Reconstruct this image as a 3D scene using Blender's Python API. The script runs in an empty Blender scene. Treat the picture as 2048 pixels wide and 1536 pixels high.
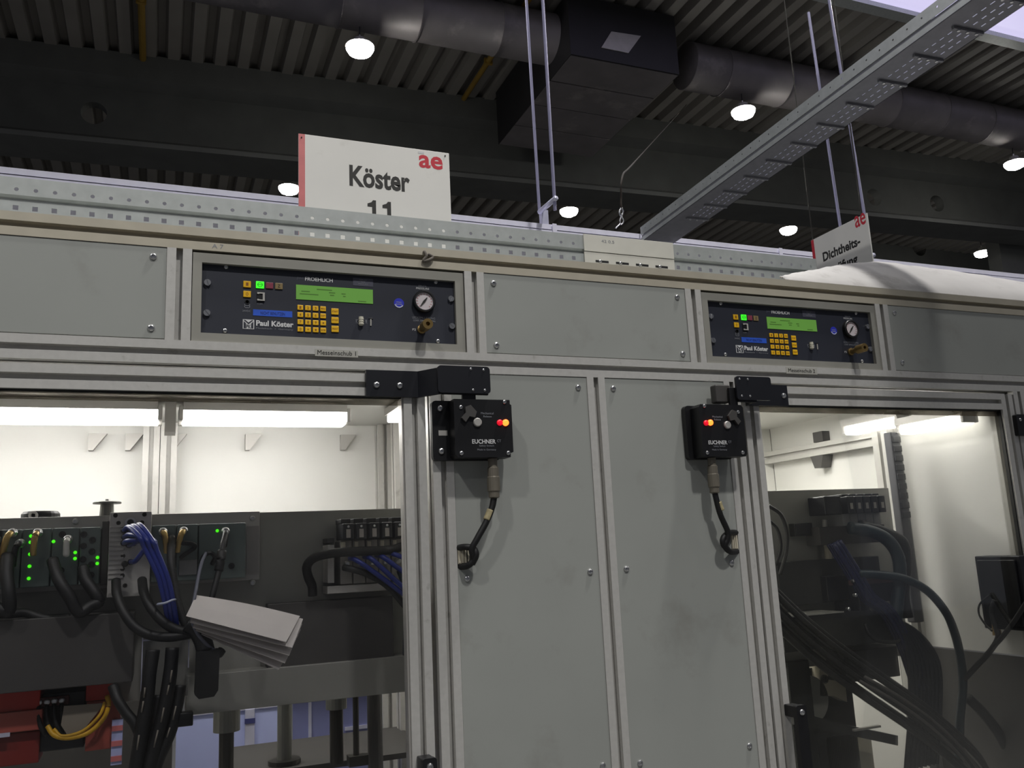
import bpy, bmesh, math, random
from mathutils import Matrix, Vector

scene = bpy.context.scene
COL = scene.collection
random.seed(7)
ZB = 2045.0                      # height of the facade datum above the floor, mm

def W3(p):                       # facade millimetres -> world metres
    return Vector((p[0] / 1000.0, p[1] / 1000.0, (p[2] + ZB) / 1000.0))

# ------------------------------------------------------------------ camera
cam = bpy.data.cameras.new('camera')
cam.sensor_width = 36.0
cam.lens = 30.3584
cam.clip_start = 0.02
cam.clip_end = 200
camo = bpy.data.objects.new('camera', cam)
COL.objects.link(camo)
camo.matrix_world = Matrix([[0.926904, -0.026773, -0.374343, -0.069616], [-0.372293, -0.191591, -0.908125, -1.589242], [-0.047407, 0.98111, -0.187554, 1.599792], [0.0, 0.0, 0.0, 1.0]])
scene.camera = camo

# ------------------------------------------------------------------ world, exposure, hall lights
world = bpy.data.worlds.new('hall_ambient')
scene.world = world
world.use_nodes = True
world.node_tree.nodes['Background'].inputs[0].default_value = (0.80, 0.84, 1.0, 1)
world.node_tree.nodes['Background'].inputs[1].default_value = 0.085
vs = scene.view_settings
vs.view_transform = 'Standard'
vs.look = 'None'
vs.exposure = 0.0
vs.gamma = 1.0
vs.use_curve_mapping = False
scene.cycles.use_denoising = True
scene.cycles.max_bounces = 8
scene.cycles.transparent_max_bounces = 24
scene.cycles.sample_clamp_indirect = 4.0

def area(name, loc, size, energy, color, target=None):
    l = bpy.data.lights.new(name, 'AREA')
    l.shape = 'DISK'
    l.size = size
    l.energy = energy
    l.color = color
    o = bpy.data.objects.new(name, l)
    COL.objects.link(o)
    o.location = loc
    if target is not None:
        d = Vector(target) - Vector(loc)
        o.rotation_euler = d.to_track_quat('-Z', 'Y').to_euler()
    return o

# unseen high-bay lamps of the hall grid, plus two lights added for brightness
HB = (1.0, 0.985, 0.96)
def spot(name, loc, energy, color, target, half, blend):
    l = bpy.data.lights.new(name, 'SPOT')
    l.energy = energy
    l.color = color
    l.spot_size = math.radians(2 * half)
    l.spot_blend = blend
    l.shadow_soft_size = 0.17
    o = bpy.data.objects.new(name, l)
    COL.objects.link(o)
    o.location = loc
    o.rotation_euler = (Vector(target) - Vector(loc)).to_track_quat('-Z', 'Y').to_euler()
    return o

spot('bay_or_fill_light', (-3.4, -3.9, 7.6), 560, HB, (-3.4, -3.9, 0), 51, 0.35)
spot('bay_or_fill_light', (1.2, -3.9, 7.6), 800, HB, (0.42, 0, 1.55), 11.5, 0.5)  # beam narrowed and aimed to brighten only the machine's centre
for i, (x, y, e) in enumerate([(2.4, -0.7, 230), (2.1, -4.1, 20), (7.6, -3.9, 40), (-3.4, -8.0, 60), (-3.6, 0.6, 60), (2.6, 3.6, 110), (8.0, 3.6, 110), (-3.4, 3.6, 90), (13.5, 3.6, 110)]):  # first entry is added, to brighten the dusty sheet and rear tray
    area('bay_or_fill_light', (x, y, 7.6), 0.36, e, HB)

# unseen fill lights added under the right cell's ceiling to brighten its walls
for x, y, sx, sy, e in ((1.72, 0.40, 0.05, 0.30, 2.3), (1.45, 0.66, 0.6, 0.06, 5.5)):
    cl_ = area('cell_fill_light', (x, y, (ZB - 78) / 1000.0), 0.5, e, (1.0, 0.985, 0.95))
    cl_.data.shape = 'RECTANGLE'
    cl_.data.size, cl_.data.size_y = sx, sy

# ------------------------------------------------------------------ materials
def lin(c):
    return tuple(((v / 255.0) / 12.92 if v / 255.0 <= 0.04045 else ((v / 255.0 + 0.055) / 1.055) ** 2.4) for v in c)

MATS = {}
def mat(name, rgb, rough=0.5, metal=0.0, var=0.08, scale=14.0, bump=0.0, spec=0.5, stretch=None, dirt=None, dirt_scale=4.0, dirt_lo=0.56):
    if name in MATS:
        return MATS[name]
    m = bpy.data.materials.new(name)
    m.use_nodes = True
    nt = m.node_tree
    N = nt.nodes
    b = N['Principled BSDF']
    c = lin(rgb)
    tc = N.new('ShaderNodeTexCoord')
    src = tc.outputs['Object']
    if stretch:
        mp = N.new('ShaderNodeMapping')
        mp.inputs['Scale'].default_value = stretch
        nt.links.new(src, mp.inputs['Vector'])
        src = mp.outputs[0]
    no = N.new('ShaderNodeTexNoise')
    no.inputs['Scale'].default_value = scale
    no.inputs['Detail'].default_value = 5
    nt.links.new(src, no.inputs['Vector'])
    rp = N.new('ShaderNodeValToRGB')
    rp.color_ramp.elements[0].position = 0.3
    rp.color_ramp.elements[1].position = 0.72
    rp.color_ramp.elements[0].color = tuple(v * (1 - var) for v in c) + (1,)
    rp.color_ramp.elements[1].color = tuple(min(1, v * (1 + var)) for v in c) + (1,)
    nt.links.new(no.outputs['Fac'], rp.inputs['Fac'])
    out = rp.outputs['Color']
    if dirt:
        n2 = N.new('ShaderNodeTexNoise')
        n2.inputs['Scale'].default_value = dirt_scale
        n2.inputs['Detail'].default_value = 7
        n2.inputs['Roughness'].default_value = 0.62
        nt.links.new(src, n2.inputs['Vector'])
        r2 = N.new('ShaderNodeValToRGB')
        r2.color_ramp.elements[0].position = dirt_lo
        r2.color_ramp.elements[1].position = dirt_lo + 0.2
        r2.color_ramp.elements[0].color = (0, 0, 0, 1)
        r2.color_ramp.elements[1].color = (0.75, 0.75, 0.75, 1)
        nt.links.new(n2.outputs['Fac'], r2.inputs['Fac'])
        mx = N.new('ShaderNodeMixRGB')
        mx.inputs['Color2'].default_value = lin(dirt) + (1,)
        nt.links.new(r2.outputs['Color'], mx.inputs['Fac'])
        nt.links.new(out, mx.inputs['Color1'])
        out = mx.outputs['Color']
    nt.links.new(out, b.inputs['Base Color'])
    b.inputs['Roughness'].default_value = rough
    b.inputs['Metallic'].default_value = metal
    b.inputs['Specular IOR Level'].default_value = spec
    if bump:
        bp = N.new('ShaderNodeBump')
        bp.inputs['Strength'].default_value = bump
        bp.inputs['Distance'].default_value = 0.002
        nt.links.new(no.outputs['Fac'], bp.inputs['Height'])
        nt.links.new(bp.outputs['Normal'], b.inputs['Normal'])
    MATS[name] = m
    return m

def emit(name, rgb, strength, base=None):
    if name in MATS:
        return MATS[name]
    m = bpy.data.materials.new(name)
    m.use_nodes = True
    b = m.node_tree.nodes['Principled BSDF']
    b.inputs['Base Color'].default_value = lin(base or rgb) + (1,)
    b.inputs['Emission Color'].default_value = lin(rgb) + (1,)
    b.inputs['Emission Strength'].default_value = strength
    b.inputs['Roughness'].default_value = 0.4
    MATS[name] = m
    return m

def glass(name, tint, gloss, haze, haze_rgb, smear_scale, lo, hi, streak=(1, 1, 1)):
    m = bpy.data.materials.new(name)
    m.use_nodes = True
    nt = m.node_tree
    N = nt.nodes
    N.remove(N['Principled BSDF'])
    out = N['Material Output']
    tr = N.new('ShaderNodeBsdfTransparent')
    tr.inputs[0].default_value = tint + (1,)
    gl = N.new('ShaderNodeBsdfGlossy')
    gl.inputs['Roughness'].default_value = 0.04
    fr = N.new('ShaderNodeFresnel')
    fr.inputs['IOR'].default_value = 1.45
    ml = N.new('ShaderNodeMath')
    ml.operation = 'MULTIPLY'
    ml.inputs[1].default_value = gloss
    nt.links.new(fr.outputs[0], ml.inputs[0])
    mx = N.new('ShaderNodeMixShader')
    nt.links.new(ml.outputs[0], mx.inputs[0])
    nt.links.new(tr.outputs[0], mx.inputs[1])
    nt.links.new(gl.outputs[0], mx.inputs[2])
    di = N.new('ShaderNodeBsdfDiffuse')
    di.inputs[0].default_value = lin(haze_rgb) + (1,)
    tl = N.new('ShaderNodeBsdfTranslucent')
    tl.inputs[0].default_value = lin(haze_rgb) + (1,)
    dd = N.new('ShaderNodeMixShader')
    dd.inputs[0].default_value = 0.4
    nt.links.new(di.outputs[0], dd.inputs[1])
    nt.links.new(tl.outputs[0], dd.inputs[2])
    tc = N.new('ShaderNodeTexCoord')
    mp = N.new('ShaderNodeMapping')
    mp.inputs['Scale'].default_value = streak
    nt.links.new(tc.outputs['Object'], mp.inputs[0])
    no = N.new('ShaderNodeTexNoise')
    no.inputs['Scale'].default_value = smear_scale
    no.inputs['Detail'].default_value = 6
    no.inputs['Roughness'].default_value = 0.6
    nt.links.new(mp.outputs[0], no.inputs['Vector'])
    mr = N.new('ShaderNodeMapRange')
    mr.inputs[1].default_value = 0.35
    mr.inputs[2].default_value = 0.75
    mr.inputs[3].default_value = lo
    mr.inputs[4].default_value = hi
    nt.links.new(no.outputs['Fac'], mr.inputs[0])
    m2 = N.new('ShaderNodeMixShader')
    nt.links.new(mr.outputs[0], m2.inputs[0])
    nt.links.new(mx.outputs[0], m2.inputs[1])
    nt.links.new(dd.outputs[0], m2.inputs[2])
    nt.links.new(m2.outputs[0], out.inputs['Surface'])
    return m

ALU = mat('anodised_aluminium', (196, 194, 189), 0.42, 0.25, 0.05, 30, stretch=(3, 3, 3), dirt=(120, 116, 106), dirt_scale=9, dirt_lo=0.62)
ALU_OLD = mat('weathered_aluminium', (180, 173, 156), 0.5, 0.2, 0.06, 24, dirt=(140, 98, 40), dirt_scale=16, dirt_lo=0.66)
PANEL = mat('light_grey_panel', (153, 155, 150), 0.42, 0.0, 0.035, 5, dirt=(132, 131, 124), dirt_scale=6, dirt_lo=0.56, bump=0.02)
GALV = mat('galvanised_steel', (176, 180, 178), 0.42, 0.35, 0.08, 40, bump=0.03)
GALV2 = mat('bright_galvanised_steel', (210, 210, 230), 0.35, 0.3, 0.06, 30)
STEEL = mat('zinc_screw', (206, 206, 206), 0.28, 1.0, 0.05, 60)
BLACK = mat('black_plastic', (18, 18, 20), 0.42, 0.0, 0.15, 20)
BLACKM = mat('black_painted_metal', (24, 25, 30), 0.38, 0.0, 0.1, 20)
RUB = mat('black_rubber', (14, 14, 15), 0.55, 0.0, 0.1, 30)
NAVY = mat('navy_faceplate', (35, 38, 49), 0.5, 0.0, 0.06, 9)
BEZEL = mat('grey_bezel', (158, 156, 147), 0.4, 0.3, 0.06, 12)
YEL = mat('yellow_key', (232, 180, 16), 0.45, 0.0, 0.05, 40)
INK = mat('dark_ink', (28, 26, 22), 0.6, 0.0, 0.05, 40)
INKBR = mat('brown_ink', (140, 84, 8), 0.6, 0.0, 0.05, 40)
WHT = mat('white_print', (205, 205, 205), 0.6, 0.0, 0.03, 40)
GRYP = mat('grey_print', (128, 130, 136), 0.6, 0.0, 0.03, 40)
SIGN = mat('white_sign_board', (226, 224, 218), 0.36, 0.0, 0.025, 8, dirt=(188, 184, 174), dirt_scale=9, dirt_lo=0.62)
RED = mat('red_print', (196, 34, 52), 0.45, 0.0, 0.05, 30)
REDF = mat('faded_red_strip', (205, 116, 116), 0.45, 0.0, 0.08, 30)
BRASS = mat('brass', (150, 126, 80), 0.35, 0.8, 0.08, 50)
WALLW = mat('white_inner_panel', (230, 229, 224), 0.5, 0.0, 0.02, 6)
CONC = mat('dark_concrete', (92, 93, 90), 0.8, 0.0, 0.1, 3, bump=0.1)
DECK = mat('roof_deck_sheet', (132, 128, 122), 0.6, 0.0, 0.08, 2)
DUCT = mat('duct_sheet', (128, 123, 124), 0.5, 0.3, 0.12, 3, dirt=(190, 182, 176), dirt_scale=1.2, dirt_lo=0.58)
DARKBOX = mat('dark_duct_sheet', (36, 35, 37), 0.6, 0.0, 0.1, 4)
PLATE = mat('machined_plate', (150, 149, 143), 0.45, 0.3, 0.06, 8)
PLATED = mat('dark_plate', (72, 70, 68), 0.5, 0.1, 0.07, 8)
PLATEK = mat('darker_plate', (44, 45, 45), 0.5, 0.1, 0.07, 8)  # darker plate tone for the right cell
PLATEL = mat('light_plate', (180, 177, 172), 0.42, 0.3, 0.06, 14)
MODG = mat('green_grey_module', (98, 110, 107), 0.55, 0.0, 0.06, 20)
MODL = mat('grey_module', (136, 136, 136), 0.55, 0.0, 0.06, 20)
BLUEH = mat('blue_hose', (18, 38, 122), 0.35, 0.0, 0.08, 30)
TEALH = mat('teal_hose', (18, 42, 52), 0.45, 0.0, 0.1, 30)
PAPER = mat('white_paper', (206, 200, 196), 0.7, 0.0, 0.03, 20)
COLM = mat('grey_column', (120, 120, 114), 0.4, 0.5, 0.05, 20)
ROD = mat('dark_steel_rod', (64, 62, 58), 0.35, 0.6, 0.06, 30)
REDB = mat('red_reflection_tone', (190, 42, 26), 0.45, 0.0, 0.1, 12)  # red of the blocks that stand in for the pane reflection
CREAM = mat('cream_paint', (196, 188, 168), 0.5, 0.0, 0.04, 10)
SHEET = mat('dusty_white_sheet', (186, 183, 180), 0.8, 0.0, 0.05, 12, bump=0.25, dirt=(128, 122, 116), dirt_scale=9, dirt_lo=0.56)
FLOORM = mat('grey_floor', (120, 120, 118), 0.6, 0.0, 0.06, 2)
BACKP = mat('daylight_blue_tone', (184, 192, 238), 0.5, 0.0, 0.06, 6, dirt=(150, 156, 200), dirt_scale=5, dirt_lo=0.55)  # bluish daylight put into the backdrop colour
BLUEL = mat('blue_tape', (38, 86, 198), 0.5, 0.0, 0.03, 40)
LCD = emit('lcd_backlight', (104, 160, 62), 0.3, (96, 146, 66))
GLEDBTN = emit('green_lit_button', (60, 255, 40), 1.0)
LEDG = emit('green_led', (70, 230, 20), 1.2)
LEDR = emit('red_led', (255, 92, 30), 5.0)
LEDR2 = emit('dim_red_led', (220, 16, 40), 0.8)
TUBE = emit('fluorescent_tube', (255, 253, 248), 21.0)
TUBE2 = emit('fluorescent_tube_dimmer', (255, 253, 248), 5.0)
HBAY = emit('high_bay_diffuser', (255, 252, 244), 60.0)
SKYL = emit('rooflight_daylight', (208, 202, 236), 0.95)
TRAYW = mat('daylit_tray_steel', (238, 236, 252), 0.4, 0.0, 0.04, 30)  # pale bluish tone puts skylight brightness into the rear tray's steel
GLASS1 = glass('door_glazing', (0.93, 0.93, 0.935), 0.38, 0.0, (180, 178, 174), 7.0, 0.0, 0.022)
GLASS2 = glass('smeared_door_glazing', (0.90, 0.90, 0.885), 0.35, 0.0, (170, 168, 160), 5.0, 0.0, 0.03, (1, 1, 0.5))
GRIME = glass('grime_film', (0.8, 0.78, 0.74), 0.3, 0.0, (112, 106, 96), 26.0, 0.28, 0.85, (0.35, 1, 2.2))
CLEARP = glass('clear_plastic', (0.85, 0.85, 0.85), 1.0, 0.0, (150, 150, 150), 30.0, 0.04, 0.12)
YWIRE = mat('yellow_green_wire', (196, 150, 20), 0.5, 0.0, 0.2, 60)
LABELM = mat('grey_paper_label', (168, 166, 158), 0.6, 0.0, 0.03, 30)
YPIPE = mat('yellow_pipe', (140, 112, 46), 0.6, 0.0, 0.1, 5)

# ------------------------------------------------------------------ object helpers
def thing(name, label, cat, base, group=None):
    o = bpy.data.objects.new(name, None)
    o.empty_display_size = 0.05
    COL.objects.link(o)
    o.location = W3(base)
    o['label'] = label
    o['category'] = cat
    if group:
        o['group'] = group
    return o

def mesh_of(bm, smooth=False):
    me = bpy.data.meshes.new('piece')
    bmesh.ops.recalc_face_normals(bm, faces=bm.faces)
    bm.to_mesh(me)
    bm.free()
    if smooth:
        for p in me.polygons:
            p.use_smooth = True
    return me

def world_of(o):
    v = Vector((0, 0, 0))
    while o is not None:
        v += o.location
        o = o.parent
    return v

def put(name, shape, m, parent=None, at=None, kind=None, label=None, smooth=False):
    """Link a mesh (or bmesh) as one object. Mesh coordinates are facade mm turned to
    world metres, or local metres around the point `at` (facade mm)."""
    me = shape if isinstance(shape, bpy.types.Mesh) else mesh_of(shape, smooth)
    me.name = name
    if m is not None and len(me.materials) == 0:
        me.materials.append(m)
    o = bpy.data.objects.new(name, me)
    COL.objects.link(o)
    pos = W3(at) if at is not None else Vector((0, 0, 0))
    if parent is not None:
        o.parent = parent
        o.location = pos - world_of(parent)
    else:
        o.location = pos
    if kind:
        o['kind'] = kind
    if label:
        o['label'] = label
    return o

def tag(o, label, cat, group=None):
    o['label'] = label
    o['category'] = cat
    if group:
        o['group'] = group
    return o

def centred(name, shape, m, smooth=False):
    """a one-mesh thing: its origin goes to the middle of its base"""
    me = mesh_of(shape, smooth) if not isinstance(shape, bpy.types.Mesh) else shape
    xs = [v.co.x for v in me.vertices]
    ys = [v.co.y for v in me.vertices]
    zs = [v.co.z for v in me.vertices]
    c = Vector(((min(xs) + max(xs)) / 2, (min(ys) + max(ys)) / 2, min(zs)))
    me.transform(Matrix.Translation(-c))
    me.materials.append(m)
    me.name = name
    o = bpy.data.objects.new(name, me)
    COL.objects.link(o)
    o.location = c
    return o

# ------------------------------------------------------------------ shape helpers (facade mm in, metres out)
def addbox(bm, x0, x1, y0, y1, z0, z1, bev=0.0):
    vs_ = [bm.verts.new(W3((x, y, z))) for x in (x0, x1) for y in (y0, y1) for z in (z0, z1)]
    q = [(0, 1, 3, 2), (4, 6, 7, 5), (0, 4, 5, 1), (2, 3, 7, 6), (0, 2, 6, 4), (1, 5, 7, 3)]
    fs = [bm.faces.new([vs_[i] for i in f]) for f in q]
    if bev:
        es = list({e for f in fs for e in f.edges})
        bmesh.ops.bevel(bm, geom=es, offset=bev / 1000.0, segments=2, affect='EDGES', profile=0.5)
    return bm

def box(x0, x1, y0, y1, z0, z1, bev=0.0):
    return addbox(bmesh.new(), x0, x1, y0, y1, z0, z1, bev)

def prism(poly, axis, a, b, bev=0.0):
    """extrude a polygon of (u, v): axis 'X' -> (y, z), 'Y' -> (x, z), 'Z' -> (x, y)"""
    bm = bmesh.new()
    def P(u, v, t):
        return {'X': (t, u, v), 'Y': (u, t, v), 'Z': (u, v, t)}[axis]
    A = [bm.verts.new(W3(P(u, v, a))) for u, v in poly]
    B = [bm.verts.new(W3(P(u, v, b))) for u, v in poly]
    n = len(poly)
    bm.faces.new(A)
    bm.faces.new(B[::-1])
    for i in range(n):
        bm.faces.new([A[i], B[i], B[(i + 1) % n], A[(i + 1) % n]])
    if bev:
        bmesh.ops.bevel(bm, geom=[e for e in bm.edges if len(e.link_faces) == 2 and e.calc_face_angle(0) > 0.6], offset=bev / 1000.0, segments=2, affect='EDGES')
    return bm

def rounded(x0, x1, z0, z1, r, n=4):
    pts = []
    for cx, cz, a0 in ((x1 - r, z1 - r, 0), (x0 + r, z1 - r, 90), (x0 + r, z0 + r, 180), (x1 - r, z0 + r, 270)):
        for i in range(n + 1):
            a = math.radians(a0 + 90.0 * i / n)
            pts.append((cx + r * math.cos(a), cz + r * math.sin(a)))
    return pts

SLOT = []
def slot_poly(cu, cv, s=42.2, w=11.0, lip=4.0, cav=20.0, dep=13.0):
    """cross-section of a T-slot profile with one groove per side"""
    h = s / 2.0
    pts = []
    for k in range(4):
        side = [(-h, h), (-w / 2, h), (-w / 2, h - lip), (-cav / 2, h - lip), (-cav / 2 + 5, h - dep), (cav / 2 - 5, h - dep), (cav / 2, h - lip), (w / 2, h - lip), (w / 2, h)]
        a = -k * math.pi / 2
        for u, v in side:
            pts.append((cu + u * math.cos(a) - v * math.sin(a), cv + u * math.sin(a) + v * math.cos(a)))
    return pts

def extrusion(axis, a, b, cu, cv, **k):
    return prism(slot_poly(cu, cv, **k), axis, a, b)

def addcyl(bm, p0, p1, r0, r1=None, seg=16):
    r1 = r0 if r1 is None else r1
    a, b = W3(p0), W3(p1)
    d = (b - a)
    q = d.to_track_quat('Z', 'Y').to_matrix()
    ra = []
    for P, r in ((a, r0), (b, r1)):
        ra.append([bm.verts.new(P + q @ Vector((math.cos(t) * r / 1000, math.sin(t) * r / 1000, 0))) for t in [2 * math.pi * i / seg for i in range(seg)]])
    for i in range(seg):
        bm.faces.new([ra[0][i], ra[0][(i + 1) % seg], ra[1][(i + 1) % seg], ra[1][i]])
    bm.faces.new(ra[0][::-1])
    bm.faces.new(ra[1])
    return bm

def cyl(p0, p1, r0, r1=None, seg=16):
    return addcyl(bmesh.new(), p0, p1, r0, r1, seg)

def lathe(prof, c, axis='Z', seg=20):
    """prof: (r, t) along the axis from point c"""
    bm = bmesh.new()
    rings = []
    for r, t in prof:
        ring = []
        for i in range(seg):
            a = 2 * math.pi * i / seg
            u, v = r * math.cos(a), r * math.sin(a)
            p = {'Z': (c[0] + u, c[1] + v, c[2] + t), 'Y': (c[0] + u, c[1] + t, c[2] + v), 'X': (c[0] + t, c[1] + u, c[2] + v)}[axis]
            ring.append(bm.verts.new(W3(p)))
        rings.append(ring)
    for A, B in zip(rings, rings[1:]):
        for i in range(seg):
            bm.faces.new([A[i], A[(i + 1) % seg], B[(i + 1) % seg], B[i]])
    bm.faces.new(rings[0])
    bm.faces.new(rings[-1])
    return bm

def spline(pts, n=6):
    P = [Vector(p) for p in pts]
    if len(P) < 3:
        return P
    P = [P[0] * 2 - P[1]] + P + [P[-1] * 2 - P[-2]]
    out = []
    for i in range(1, len(P) - 2):
        a, b, c, d = P[i - 1], P[i], P[i + 1], P[i + 2]
        for k in range(n):
            t = k / n
            out.append(0.5 * ((2 * b) + (c - a) * t + (2 * a - 5 * b + 4 * c - d) * t * t + (3 * b - a - 3 * c + d) * t ** 3))
    out.append(P[-2])
    return out

def tube(pts, r, seg=8, n=6, smooth_path=True, ribs=0):
    bm = bmesh.new()
    P = spline(pts, n) if smooth_path else [Vector(p) for p in pts]
    P = [W3(p) for p in P]
    up = Vector((0.13, 0.31, 0.94))
    rings = []
    for i, p in enumerate(P):
        t = (P[min(i + 1, len(P) - 1)] - P[max(i - 1, 0)]).normalized()
        s = t.cross(up)
        if s.length < 1e-4:
            s = t.cross(Vector((1, 0, 0)))
        s.normalize()
        u = s.cross(t).normalized()
        rr = r / 1000.0 * (1.0 if not ribs else (1.08 if i % 2 else 0.9))
        rings.append([bm.verts.new(p + (s * math.cos(a) + u * math.sin(a)) * rr) for a in [2 * math.pi * k / seg for k in range(seg)]])
    for A, B in zip(rings, rings[1:]):
        for i in range(seg):
            bm.faces.new([A[i], A[(i + 1) % seg], B[(i + 1) % seg], B[i]])
    bm.faces.new(rings[0])
    bm.faces.new(rings[-1])
    return mesh_of(bm, True)

AX = {'front': ((1, 0, 0), (0, 0, 1), (0, -1, 0)), 'left': ((0, -1, 0), (0, 0, 1), (-1, 0, 0)), 'up': ((1, 0, 0), (0, 1, 0), (0, 0, 1))}
def flat_frame(facing, o):
    x, y, z = AX[facing]
    w = W3(o)
    return Matrix(((x[0], y[0], z[0], w.x), (x[1], y[1], z[1], w.y), (x[2], y[2], z[2], w.z), (0, 0, 0, 1)))

def plate(outer, holes, thick, facing, origin):
    """flat sheet with real holes; 2D outlines in mm in the plane that faces `facing`; its back lies on the origin plane"""
    cu = bpy.data.curves.new('outline', 'CURVE')
    cu.dimensions = '2D'
    cu.fill_mode = 'BOTH'
    cu.extrude = thick / 2000.0
    for pl in [outer] + list(holes):
        s = cu.splines.new('POLY')
        s.points.add(len(pl) - 1)
        for p, (u, v) in zip(s.points, pl):
            p.co = (u / 1000.0, v / 1000.0, thick / 2000.0, 1)
        s.use_cyclic_u = True
    o = bpy.data.objects.new('outline', cu)
    me = bpy.data.meshes.new_from_object(o)
    bpy.data.objects.remove(o)
    bpy.data.curves.remove(cu)
    me.transform(flat_frame(facing, origin))
    me.materials.clear()
    for p in me.polygons:
        p.use_smooth = False
    return me

def circle(cx, cy, r, n=14, ry=None):
    return [(cx + r * math.cos(2 * math.pi * i / n), cy + (ry or r) * math.sin(2 * math.pi * i / n)) for i in range(n)]

def rect(x0, x1, y0, y1):
    return [(x0, y0), (x1, y0), (x1, y1), (x0, y1)]

def text(s, origin, w, h, facing='front', thick=0.25, bold=0.0, align='L'):
    """raised print: text s fitted into w x h mm with its lower left corner at origin"""
    cu = bpy.data.curves.new('text', 'FONT')
    cu.body = s
    cu.size = 1.0
    cu.offset = bold
    cu.resolution_u = 3
    o = bpy.data.objects.new('text', cu)
    me = bpy.data.meshes.new_from_object(o)
    bpy.data.objects.remove(o)
    bpy.data.curves.remove(cu)
    xs = [v.co.x for v in me.vertices]
    ys = [v.co.y for v in me.vertices]
    x0, x1, y0, y1 = min(xs), max(xs), min(ys), max(ys)
    for v in me.vertices:
        v.co.x = (v.co.x - x0) / (x1 - x0) * w / 1000.0
        v.co.y = (v.co.y - y0) / (y1 - y0) * h / 1000.0
        v.co.z = thick / 1000.0
    bm = bmesh.new()
    bm.from_mesh(me)
    r = bmesh.ops.extrude_face_region(bm, geom=bm.faces[:])
    bmesh.ops.translate(bm, verts=[v for v in r['geom'] if isinstance(v, bmesh.types.BMVert)], vec=(0, 0, -thick / 1000.0))
    bm.to_mesh(me)
    bm.free()
    me.transform(flat_frame(facing, origin))
    me.materials.clear()
    for p in me.polygons:
        p.use_smooth = False
    return me

# small shared meshes (local metres)
RODM = mat('bright_rod', (150, 148, 176), 0.4, 0.3, 0.05, 30)
def cap_screw_mesh(r=5.0, h=3.0, kind='hex'):
    """button-head screw, axis along -Y (towards the viewer), base at the local origin"""
    bm = bmesh.new()
    n = 14
    prof = [(r, 0), (r, -h * 0.35), (r * 0.82, -h * 0.8), (r * 0.55, -h)]
    if kind == 'hex':
        prof += [(r * 0.5, -h), (r * 0.46, -h * 0.35)]
    rings = [[bm.verts.new((a * math.cos(2 * math.pi * i / n) / 1000, t / 1000, a * math.sin(2 * math.pi * i / n) / 1000)) for i in range(n)] for a, t in prof]
    for A, B in zip(rings, rings[1:]):
        for i in range(n):
            bm.faces.new([A[i], A[(i + 1) % n], B[(i + 1) % n], B[i]])
    bm.faces.new(rings[0])
    bm.faces.new(rings[-1])
    return mesh_of(bm)

def slot_screw_mesh(r=7.0, h=4.5):
    """cheese-head screw with a slot across it, axis along -Y"""
    bm = bmesh.new()
    for s_ in (-1, 1):
        pts = [(s_ * r * math.cos(a), r * math.sin(a)) for a in [math.radians(-81 + 162 * i / 8) for i in range(9)]]
        A = [bm.verts.new((u / 1000, 0, v / 1000)) for u, v in pts]
        B = [bm.verts.new((u * 0.94 / 1000, -h / 1000, v * 0.94 / 1000)) for u, v in pts]
        bm.faces.new(A)
        bm.faces.new(B)
        for i in range(len(pts)):
            j = (i + 1) % len(pts)
            bm.faces.new([A[i], A[j], B[j], B[i]])
    # slot floor
    vs_ = [bm.verts.new((x * r / 1000, y / 1000, z * r / 1000)) for x in (-0.2, 0.2) for y in (0, -h * 0.6) for z in (-0.96, 0.96)]
    for f in [(0, 1, 3, 2), (4, 6, 7, 5), (0, 4, 5, 1), (2, 3, 7, 6), (0, 2, 6, 4), (1, 5, 7, 3)]:
        bm.faces.new([vs_[i] for i in f])
    return mesh_of(bm)

SCREW = cap_screw_mesh(6.2, 4.0)
SCREW_S = cap_screw_mesh(4.2, 2.6)
SCREW_XS = cap_screw_mesh(2.6, 1.6)
SCREW_SL = slot_screw_mesh(6.4, 4.5)
for me_ in (SCREW, SCREW_S, SCREW_XS, SCREW_SL):
    me_.materials.append(STEEL)
def screw(parent, p, mesh=None, name='screw'):
    return put(name, mesh or SCREW, None, parent, at=p)

# ================================================================== HALL
FLOOR = -ZB
put('floor', box(-9000, 26000, -12000, 24000, FLOOR - 150, FLOOR), FLOORM, kind='structure')
put('wall_back', box(-9000, 26000, 24000, 24200, FLOOR, 7500), CONC, kind='structure')
DZ = 6555.0                     # underside of the roof deck
def deck(y0, y1):
    bm = bmesh.new()
    pts = []
    x = -8500.0
    while x < 25000:
        pts += [(x, DZ), (x + 150, DZ), (x + 185, DZ + 135), (x + 275, DZ + 135)]
        x += 310
    A = [bm.verts.new(W3((u, y0, v))) for u, v in pts]
    B = [bm.verts.new(W3((u, y1, v))) for u, v in pts]
    for i in range(len(pts) - 1):
        bm.faces.new([A[i], A[i + 1], B[i + 1], B[i]])
    return bm
ceil = put('ceiling', deck(6330, 24000), DECK, kind='structure')
# rooflight strip on the camera side of the deck
put('window_1', box(-8500, 25000, 4150, 5150, DZ + 10, DZ + 40), SKYL, kind='structure')
put('window_2', box(-8500, 25000, 5330, 6170, DZ + 10, DZ + 40), SKYL, kind='structure')
tr = put('trim_1', box(-8500, 25000, 6170, 6340, DZ - 60, DZ + 160), GALV, kind='structure')
put('trim_2', box(-8500, 25000, 5150, 5330, DZ - 40, DZ + 100), GALV, kind='structure')

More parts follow.
